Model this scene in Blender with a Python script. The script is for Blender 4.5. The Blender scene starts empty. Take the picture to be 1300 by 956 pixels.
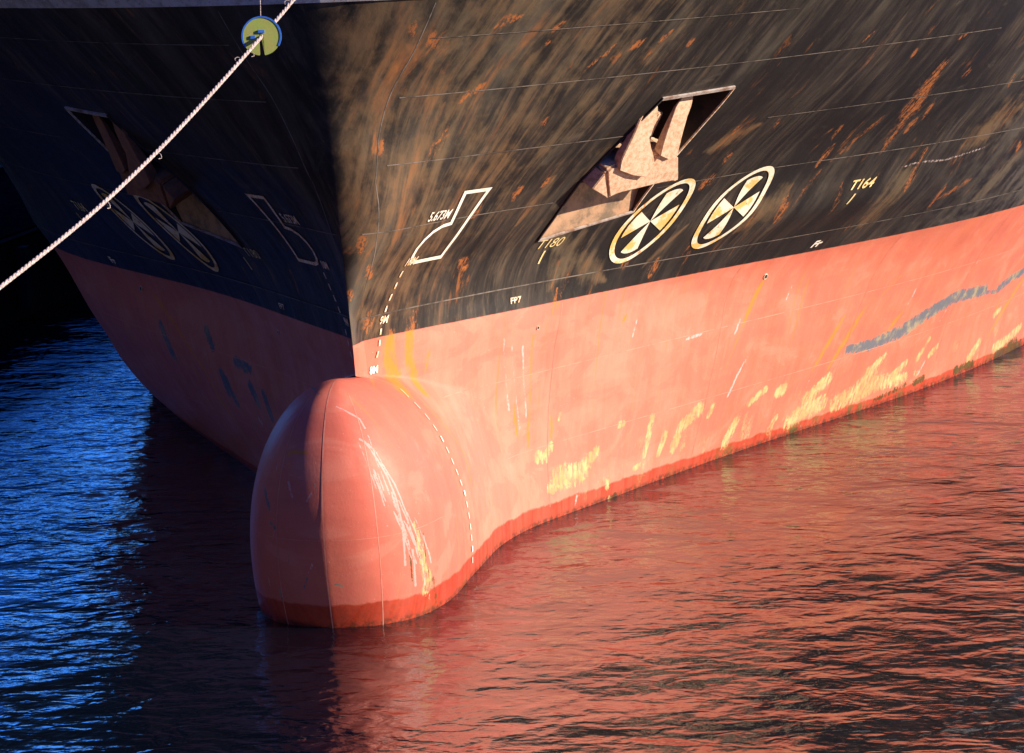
import bpy, bmesh, math, random
import numpy as np
from mathutils import Vector, Matrix
random.seed(7); rng=np.random.default_rng(7)
sc=bpy.context.scene
C=bpy.data.collections.new('harbour'); sc.collection.children.link(C)

# ------------------------------------------------------------------ camera
F_PX,PITCH,YAW,ROLL=3200.1,0.164008535,-0.154495686,-0.0414169448
cam_d=bpy.data.cameras.new('camera'); cam=bpy.data.objects.new('camera',cam_d); C.objects.link(cam); sc.camera=cam
fw=Vector((math.sin(YAW)*math.cos(PITCH),math.cos(YAW)*math.cos(PITCH),-math.sin(PITCH)))
r0=Vector((math.cos(YAW),-math.sin(YAW),0)); u0=r0.cross(fw)
r_=r0*math.cos(ROLL)+u0*math.sin(ROLL); u_=-r0*math.sin(ROLL)+u0*math.cos(ROLL)
M=Matrix((r_,u_,-fw)).transposed().to_4x4(); M.translation=Vector((9.15036505,-42.7526114,11.1426135))
cam.matrix_world=M
cam_d.sensor_width=36; cam_d.lens=F_PX/1300*36; cam_d.shift_y=-45/1300; cam_d.clip_end=5000; cam_d.clip_start=.5
# ------------------------------------------------------------------ light
SUN_EL,SUN_AZ=math.radians(19),math.radians(84)      # azimuth measured from -y (ahead of the bow) towards +x
sdir=Vector((math.sin(SUN_AZ)*math.cos(SUN_EL),-math.cos(SUN_AZ)*math.cos(SUN_EL),math.sin(SUN_EL)))
w=bpy.data.worlds.new('World'); sc.world=w; w.use_nodes=True
nt=w.node_tree; bg=nt.nodes['Background']; sky=nt.nodes.new('ShaderNodeTexSky'); sky.sky_type='NISHITA'; sky.sun_disc=False
sky.sun_elevation=SUN_EL; sky.sun_rotation=math.atan2(sdir.x,sdir.y); sky.air_density=1.6; sky.dust_density=.3; sky.ozone_density=4.0
tint=nt.nodes.new('ShaderNodeMix'); tint.data_type='RGBA'; tint.blend_type='MULTIPLY'; tint.inputs[0].default_value=1; tint.inputs[7].default_value=(.11,.42,1.7,1)
nt.links.new(sky.outputs[0],tint.inputs[6]); 
# brighter hazy band of sky low over the horizon
wc=nt.nodes.new('ShaderNodeTexCoord'); wsx=nt.nodes.new('ShaderNodeSeparateXYZ'); wr=nt.nodes.new('ShaderNodeMapRange'); wr.interpolation_type='SMOOTHSTEP'
nt.links.new(wc.outputs['Generated'],wsx.inputs[0]); nt.links.new(wsx.outputs[2],wr.inputs[0])
for i_,v_ in zip((1,2,3,4),(.13,.21,1.,0.)): wr.inputs[i_].default_value=v_
wx=nt.nodes.new('ShaderNodeMapRange'); wx.interpolation_type='SMOOTHSTEP'; nt.links.new(wsx.outputs[1],wx.inputs[0])
for i_,v_ in zip((1,2,3,4),(.45,.88,0.,1.)): wx.inputs[i_].default_value=v_
wp=nt.nodes.new('ShaderNodeMath'); wp.operation='MULTIPLY'; nt.links.new(wr.outputs[0],wp.inputs[0]); nt.links.new(wx.outputs[0],wp.inputs[1])
wq=nt.nodes.new('ShaderNodeMath'); wq.operation='MULTIPLY_ADD'; nt.links.new(wp.outputs[0],wq.inputs[0]); wq.inputs[1].default_value=4.; wq.inputs[2].default_value=.75
wm=nt.nodes.new('ShaderNodeVectorMath'); wm.operation='SCALE'; nt.links.new(tint.outputs[2],wm.inputs[0]); nt.links.new(wq.outputs[0],wm.inputs['Scale']); nt.links.new(wm.outputs[0],bg.inputs[0]); bg.inputs[1].default_value=0.05
sl=bpy.data.lights.new('sun','SUN'); sl.energy=5.0; sl.angle=math.radians(.5); sl.color=(1,.82,.62)
so=bpy.data.objects.new('sun',sl); C.objects.link(so); so.rotation_euler=sdir.to_track_quat('Z','Y').to_euler()
sc.view_settings.view_transform='Standard'; sc.view_settings.look='None'; sc.view_settings.gamma=1; sc.view_settings.exposure=0.93
sc.cycles.max_bounces=6

GR=np.array([[0,0.03,0.1,0.23,0.42,0.66,0.96,1.32,1.75,2.25,2.82,3.45,4.16,4.92,5.73,6.58,7.45,8.34,9.23,10.11,10.96,11.78,12.54,13.25,13.89,14.46,14.95,15.37,15.71,15.97,16.17,16.3,16.37,16.39,16.36,16.28],[-0,0,0.07,0.21,0.41,0.67,0.99,1.38,1.82,2.32,2.88,3.5,4.18,4.94,5.75,6.62,7.53,8.47,9.41,10.34,11.23,12.06,12.82,13.51,14.12,14.65,15.09,15.47,15.77,16,16.17,16.29,16.36,16.38,16.36,16.3],[-0,-0.02,0.05,0.18,0.39,0.67,1.02,1.43,1.89,2.4,2.95,3.55,4.22,4.96,5.77,6.66,7.62,8.61,9.6,10.57,11.49,12.33,13.09,13.76,14.34,14.83,15.23,15.56,15.83,16.03,16.18,16.29,16.35,16.37,16.35,16.3],[-0,-0.03,0.03,0.16,0.38,0.67,1.03,1.46,1.95,2.48,3.04,3.64,4.28,5,5.81,6.72,7.73,8.78,9.82,10.8,11.73,12.58,13.33,13.97,14.52,14.98,15.35,15.66,15.89,16.07,16.2,16.29,16.35,16.36,16.34,16.3],[-0,-0.02,0.04,0.18,0.39,0.68,1.04,1.46,1.94,2.48,3.06,3.7,4.4,5.17,6.03,6.95,7.94,8.96,9.98,10.97,11.89,12.73,13.47,14.11,14.66,15.1,15.47,15.75,15.97,16.13,16.24,16.31,16.35,16.36,16.34,16.29],[-0,-0.01,0.06,0.19,0.4,0.68,1.03,1.45,1.93,2.48,3.1,3.79,4.55,5.37,6.26,7.21,8.19,9.19,10.18,11.14,12.05,12.87,13.6,14.24,14.77,15.21,15.56,15.83,16.03,16.18,16.28,16.33,16.36,16.35,16.33,16.28],[-0,-0.01,0.04,0.18,0.38,0.67,1.02,1.45,1.95,2.52,3.17,3.89,4.69,5.55,6.48,7.45,8.44,9.45,10.44,11.38,12.27,13.07,13.78,14.39,14.9,15.31,15.64,15.89,16.08,16.2,16.29,16.33,16.35,16.35,16.32,16.27],[-0,-0.05,-0.01,0.12,0.34,0.64,1.02,1.48,2,2.59,3.26,4,4.82,5.71,6.67,7.68,8.71,9.75,10.75,11.7,12.57,13.34,14.01,14.58,15.05,15.42,15.71,15.93,16.09,16.2,16.27,16.32,16.33,16.33,16.31,16.27],[-0,-0.09,-0.07,0.06,0.29,0.62,1.05,1.54,2.09,2.69,3.36,4.1,4.93,5.85,6.86,7.93,9.03,10.11,11.15,12.1,12.95,13.68,14.3,14.81,15.21,15.54,15.78,15.96,16.09,16.18,16.24,16.28,16.3,16.31,16.3,16.28],[0,-0.08,-0.06,0.06,0.28,0.62,1.06,1.59,2.18,2.79,3.45,4.2,5.05,6.03,7.12,8.27,9.43,10.57,11.62,12.56,13.37,14.04,14.59,15.04,15.39,15.66,15.86,16,16.1,16.17,16.21,16.25,16.27,16.28,16.28,16.27],[0,-0.01,0.04,0.16,0.36,0.64,1.03,1.51,2.08,2.76,3.54,4.42,5.4,6.48,7.63,8.81,9.97,11.08,12.09,12.98,13.74,14.36,14.86,15.26,15.56,15.79,15.95,16.07,16.14,16.19,16.22,16.24,16.25,16.25,16.25,16.25],[0,0.12,0.25,0.4,0.58,0.83,1.17,1.63,2.22,2.94,3.81,4.82,5.92,7.1,8.29,9.44,10.55,11.58,12.53,13.36,14.07,14.65,15.11,15.47,15.74,15.93,16.06,16.15,16.2,16.22,16.24,16.24,16.23,16.23,16.22,16.22],[0,0.27,0.52,0.74,0.95,1.21,1.56,2.06,2.68,3.42,4.26,5.22,6.27,7.43,8.64,9.84,10.99,12.05,12.97,13.76,14.41,14.94,15.36,15.68,15.91,16.07,16.17,16.22,16.25,16.25,16.24,16.23,16.22,16.21,16.2,16.2],[0,0.33,0.63,0.92,1.19,1.51,1.93,2.49,3.18,3.95,4.82,5.76,6.79,7.9,9.07,10.26,11.4,12.45,13.37,14.15,14.78,15.27,15.64,15.91,16.09,16.2,16.26,16.28,16.28,16.26,16.23,16.21,16.19,16.19,16.19,16.2],[0,0.29,0.62,0.97,1.36,1.81,2.35,3,3.74,4.56,5.46,6.43,7.46,8.55,9.66,10.78,11.87,12.87,13.77,14.52,15.12,15.58,15.91,16.14,16.27,16.34,16.35,16.33,16.29,16.25,16.21,16.18,16.16,16.17,16.19,16.22],[0,0.29,0.64,1.07,1.57,2.15,2.8,3.54,4.35,5.22,6.15,7.13,8.15,9.19,10.25,11.31,12.34,13.31,14.16,14.87,15.43,15.84,16.14,16.32,16.42,16.45,16.43,16.37,16.31,16.24,16.18,16.15,16.14,16.15,16.18,16.24],[0,0.37,0.8,1.29,1.85,2.5,3.23,4.04,4.9,5.82,6.77,7.75,8.76,9.78,10.8,11.8,12.76,13.65,14.44,15.1,15.62,16.01,16.28,16.45,16.52,16.53,16.49,16.43,16.35,16.27,16.2,16.16,16.13,16.13,16.15,16.2],[0,0.57,1.14,1.72,2.33,3.02,3.77,4.59,5.47,6.39,7.35,8.32,9.3,10.29,11.26,12.21,13.11,13.93,14.66,15.27,15.75,16.11,16.36,16.51,16.57,16.57,16.53,16.46,16.38,16.3,16.23,16.18,16.14,16.12,16.12,16.14],[0,0.71,1.41,2.12,2.83,3.58,4.37,5.21,6.09,7,7.94,8.88,9.83,10.76,11.67,12.55,13.39,14.17,14.85,15.4,15.84,16.16,16.37,16.5,16.56,16.56,16.53,16.46,16.39,16.32,16.25,16.19,16.15,16.12,16.11,16.11],[0,0.83,1.65,2.48,3.31,4.14,4.99,5.86,6.75,7.65,8.56,9.47,10.37,11.25,12.1,12.92,13.68,14.36,14.96,15.46,15.85,16.14,16.33,16.45,16.5,16.51,16.48,16.42,16.36,16.29,16.23,16.18,16.14,16.12,16.11,16.12],[0,0.95,1.9,2.84,3.76,4.69,5.6,6.51,7.42,8.32,9.21,10.08,10.94,11.76,12.54,13.28,13.95,14.54,15.06,15.49,15.83,16.08,16.25,16.36,16.41,16.42,16.39,16.34,16.29,16.23,16.19,16.15,16.13,16.13,16.14,16.17],[-0,1.09,2.15,3.2,4.22,5.22,6.2,7.16,8.09,9,9.87,10.71,11.51,12.27,12.98,13.63,14.21,14.72,15.15,15.51,15.8,16.01,16.16,16.25,16.29,16.3,16.28,16.24,16.19,16.15,16.12,16.11,16.11,16.14,16.18,16.25],[-0,1.22,2.41,3.56,4.68,5.76,6.81,7.81,8.76,9.68,10.54,11.34,12.09,12.78,13.41,13.97,14.47,14.89,15.25,15.54,15.77,15.94,16.05,16.13,16.16,16.17,16.15,16.13,16.1,16.07,16.06,16.07,16.1,16.15,16.22,16.32]])
GL=np.array([[0,-0,0.03,0.11,0.22,0.37,0.56,0.81,1.12,1.49,1.92,2.41,2.97,3.58,4.25,4.94,5.66,6.39,7.1,7.79,8.42,8.98,9.45,9.82,10.09,10.24,10.27,10.21,10.05,9.82,9.53,9.19,8.81,8.4,7.96,7.5],[-0,-0,0.04,0.12,0.25,0.42,0.64,0.91,1.24,1.62,2.07,2.59,3.18,3.85,4.57,5.34,6.13,6.91,7.66,8.34,8.93,9.41,9.78,10.03,10.18,10.23,10.2,10.11,9.97,9.78,9.56,9.31,9.04,8.75,8.44,8.11],[-0,-0.01,0.04,0.13,0.27,0.47,0.71,1.01,1.36,1.77,2.24,2.78,3.41,4.11,4.89,5.73,6.6,7.45,8.24,8.92,9.46,9.84,10.08,10.2,10.22,10.19,10.11,10.01,9.89,9.76,9.61,9.46,9.29,9.11,8.92,8.71],[-0,-0.01,0.03,0.13,0.28,0.49,0.75,1.08,1.46,1.91,2.43,3.01,3.68,4.42,5.25,6.15,7.1,8.04,8.88,9.53,9.96,10.18,10.26,10.24,10.18,10.09,10.01,9.93,9.85,9.79,9.72,9.64,9.57,9.48,9.39,9.29],[0,-0.02,0.02,0.12,0.27,0.48,0.76,1.1,1.52,2.01,2.59,3.26,4.03,4.89,5.83,6.82,7.8,8.7,9.43,9.94,10.2,10.28,10.25,10.16,10.08,10,9.95,9.91,9.89,9.89,9.88,9.88,9.87,9.87,9.86,9.85],[0,-0.02,0.01,0.1,0.25,0.46,0.74,1.11,1.57,2.12,2.78,3.54,4.41,5.36,6.37,7.39,8.36,9.2,9.83,10.21,10.34,10.31,10.22,10.13,10.05,10.01,9.99,9.99,10.01,10.05,10.09,10.14,10.2,10.26,10.33,10.4],[0,-0.03,0,0.09,0.23,0.44,0.74,1.13,1.62,2.23,2.96,3.8,4.74,5.74,6.78,7.8,8.75,9.56,10.13,10.44,10.52,10.45,10.35,10.26,10.19,10.15,10.13,10.15,10.19,10.26,10.34,10.44,10.55,10.67,10.81,10.96],[0,-0.05,-0.03,0.06,0.22,0.45,0.77,1.18,1.7,2.33,3.1,3.98,4.98,6.05,7.15,8.21,9.17,9.93,10.45,10.71,10.76,10.7,10.6,10.5,10.42,10.37,10.35,10.37,10.42,10.51,10.62,10.76,10.93,11.11,11.31,11.54],[-0,-0.07,-0.06,0.04,0.23,0.5,0.85,1.29,1.81,2.44,3.19,4.07,5.09,6.21,7.38,8.51,9.49,10.27,10.79,11.05,11.12,11.06,10.95,10.84,10.75,10.7,10.68,10.69,10.75,10.85,10.99,11.16,11.36,11.59,11.84,12.12],[-0,-0.09,-0.08,0.04,0.26,0.58,0.98,1.45,1.99,2.59,3.29,4.11,5.09,6.21,7.43,8.65,9.75,10.62,11.21,11.52,11.6,11.54,11.44,11.34,11.25,11.19,11.17,11.18,11.23,11.32,11.46,11.65,11.87,12.12,12.4,12.71],[-0,-0.07,-0.04,0.09,0.31,0.64,1.05,1.54,2.1,2.74,3.49,4.36,5.37,6.51,7.74,8.97,10.08,11.01,11.69,12.1,12.24,12.21,12.12,12.01,11.92,11.85,11.81,11.81,11.85,11.94,12.07,12.24,12.45,12.7,12.99,13.32],[-0,-0.03,0.04,0.19,0.43,0.76,1.18,1.69,2.3,3.02,3.86,4.82,5.87,6.99,8.14,9.26,10.32,11.25,12.01,12.54,12.82,12.9,12.86,12.76,12.65,12.57,12.52,12.5,12.53,12.6,12.71,12.87,13.08,13.33,13.62,13.94],[0,0.03,0.15,0.34,0.61,0.97,1.44,2,2.68,3.47,4.37,5.34,6.37,7.44,8.51,9.56,10.57,11.52,12.34,12.98,13.39,13.58,13.62,13.58,13.51,13.42,13.36,13.32,13.31,13.35,13.44,13.58,13.76,13.99,14.25,14.55],[0,0.11,0.29,0.55,0.87,1.29,1.81,2.44,3.18,4.01,4.93,5.91,6.92,7.96,9,10.02,11,11.92,12.74,13.42,13.93,14.26,14.43,14.48,14.46,14.38,14.3,14.24,14.2,14.2,14.25,14.34,14.47,14.65,14.87,15.12],[-0,0.2,0.48,0.82,1.24,1.73,2.32,3,3.77,4.62,5.54,6.52,7.53,8.57,9.61,10.64,11.63,12.55,13.36,14.05,14.58,14.95,15.19,15.3,15.31,15.27,15.2,15.12,15.06,15.03,15.04,15.08,15.16,15.28,15.44,15.63],[-0,0.28,0.64,1.07,1.58,2.16,2.82,3.56,4.37,5.25,6.18,7.15,8.16,9.19,10.23,11.27,12.26,13.19,14.01,14.68,15.21,15.59,15.83,15.95,15.99,15.97,15.92,15.86,15.8,15.76,15.73,15.72,15.74,15.8,15.9,16.03],[0,0.39,0.83,1.34,1.91,2.56,3.29,4.08,4.93,5.83,6.78,7.75,8.76,9.78,10.8,11.8,12.76,13.64,14.42,15.07,15.58,15.96,16.22,16.37,16.44,16.46,16.43,16.38,16.32,16.26,16.21,16.18,16.16,16.17,16.2,16.25],[0,0.56,1.14,1.73,2.37,3.07,3.82,4.64,5.5,6.41,7.36,8.33,9.31,10.3,11.28,12.22,13.12,13.94,14.67,15.28,15.77,16.15,16.41,16.59,16.68,16.72,16.72,16.68,16.63,16.57,16.51,16.45,16.41,16.38,16.35,16.34],[0,0.7,1.4,2.11,2.84,3.6,4.4,5.24,6.12,7.02,7.95,8.9,9.84,10.78,11.69,12.57,13.41,14.18,14.85,15.41,15.86,16.21,16.47,16.64,16.75,16.81,16.82,16.79,16.74,16.69,16.62,16.56,16.5,16.45,16.4,16.37],[0,0.82,1.63,2.46,3.29,4.14,4.99,5.87,6.76,7.66,8.58,9.49,10.39,11.28,12.13,12.94,13.7,14.38,14.98,15.49,15.9,16.22,16.45,16.62,16.71,16.76,16.77,16.74,16.7,16.64,16.58,16.52,16.47,16.42,16.38,16.35],[0,0.94,1.88,2.81,3.74,4.66,5.58,6.5,7.41,8.32,9.22,10.1,10.96,11.79,12.57,13.31,13.99,14.59,15.11,15.56,15.92,16.19,16.39,16.53,16.6,16.63,16.62,16.59,16.53,16.48,16.42,16.38,16.35,16.33,16.32,16.33],[-0,1.07,2.13,3.16,4.18,5.18,6.17,7.13,8.07,8.98,9.87,10.72,11.53,12.3,13.02,13.68,14.27,14.8,15.25,15.62,15.92,16.15,16.31,16.4,16.45,16.45,16.42,16.36,16.3,16.24,16.2,16.17,16.17,16.19,16.23,16.29],[-0,1.2,2.38,3.52,4.63,5.71,6.75,7.76,8.72,9.64,10.52,11.34,12.11,12.81,13.46,14.05,14.56,15.01,15.39,15.69,15.93,16.1,16.21,16.27,16.28,16.25,16.2,16.13,16.06,16.01,15.97,15.97,15.99,16.05,16.13,16.25]])
NZ,NT=23,36; Z0,Z1,T1=-2.0,12.5,8.2
ZS=[-4,0,3.4,3.58,4.05,4.76,5.58,6.37,7.21,8.65,10,12.5]
YS=[-1.4,-1.4,-1.4,-1.42,-1.5,-1.68,-1.88,-2.08,-2.25,-2.45,-2.6,-2.9]
def ystem(z): return np.interp(z,ZS,YS)
def cubic(G,fi,fj):
    # Catmull-Rom in both directions
    def w(a):
        return (-.5*a+a*a-.5*a**3, 1-2.5*a*a+1.5*a**3, .5*a+2*a*a-1.5*a**3, -.5*a*a+.5*a**3)
    i=np.clip(np.floor(fi).astype(int),0,NZ-2); j=np.clip(np.floor(fj).astype(int),0,NT-2)
    wi=w(fi-i); wj=w(fj-j); out=0
    for k in range(4):
        ii=np.clip(i-1+k,0,NZ-1)
        for l in range(4):
            jj=j-1+l
            v=np.where(jj<0,-G[ii,np.clip(-jj,0,NT-1)],G[ii,np.clip(jj,0,NT-1)])
            out=out+wi[k]*wj[l]*v
    return out
BW,BZC,BH,BY0,BM=1.76,0.9,2.97,-1.2,2.8
TH=np.radians([-90,-60,-17.6,-1.5,18.2,37.3,47.2,67.3,77.4,90])
YN=[-2.4,-3.3,-4.12,-4.33,-4.42,-4.24,-4.07,-3.66,-3.35,-2.85]
_td=np.linspace(TH[0],TH[-1],721); _yd=np.interp(_td,TH,YN)      # round off the profile between the measured heights
_kw=np.exp(-.5*(np.arange(-90,91)/28.)**2); _kw/=_kw.sum()
_pad=np.concatenate([2*_yd[0]-_yd[90:0:-1],_yd,2*_yd[-1]-_yd[-2:-92:-1]])
TH,YN=_td,np.convolve(_pad,_kw,'valid')
def bulb_half(y,z):
    ze=z+.17*np.clip(y+2.8,0,9)
    s=np.clip((ze-BZC)/BH,-1,1); th=np.arcsin(s)
    w=BW*np.sqrt(np.clip(1-np.abs(s)**2.1,0,1))
    A=BY0-np.interp(th,TH,YN)
    u=np.clip((BY0-y)/A,0,1)
    return w*(1-u**BM)**(1/BM)*(1+.035*np.clip(y-BY0,0,3))
def smax(a,b,k):
    k=k*np.clip(np.minimum(a,b)/.3,.02,1)
    h=np.clip(k-np.abs(a-b),0,None)/k
    return np.maximum(a,b)+h*h*k*.25
def hull_half(side,y,z):
    G=GR if side>0 else GL
    y=np.asarray(y,float); z=np.asarray(z,float)
    s=np.clip(y-ystem(z),0,None); t=np.sqrt(s)
    b=np.clip(cubic(G,(z-Z0)/(Z1-Z0)*(NZ-1),np.clip(t/T1*(NT-1),0,NT-1)),0,None)
    b=np.maximum(b,.07*np.minimum(t,1.2)+.06*np.minimum(s,1.))
    bb=bulb_half(y,z)
    k=np.clip(.75*(4.0-z)/1.2,0.02,.75)
    return np.where(z<3.95,smax(b,bb,k)*np.clip(1,0,1),b)

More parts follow.
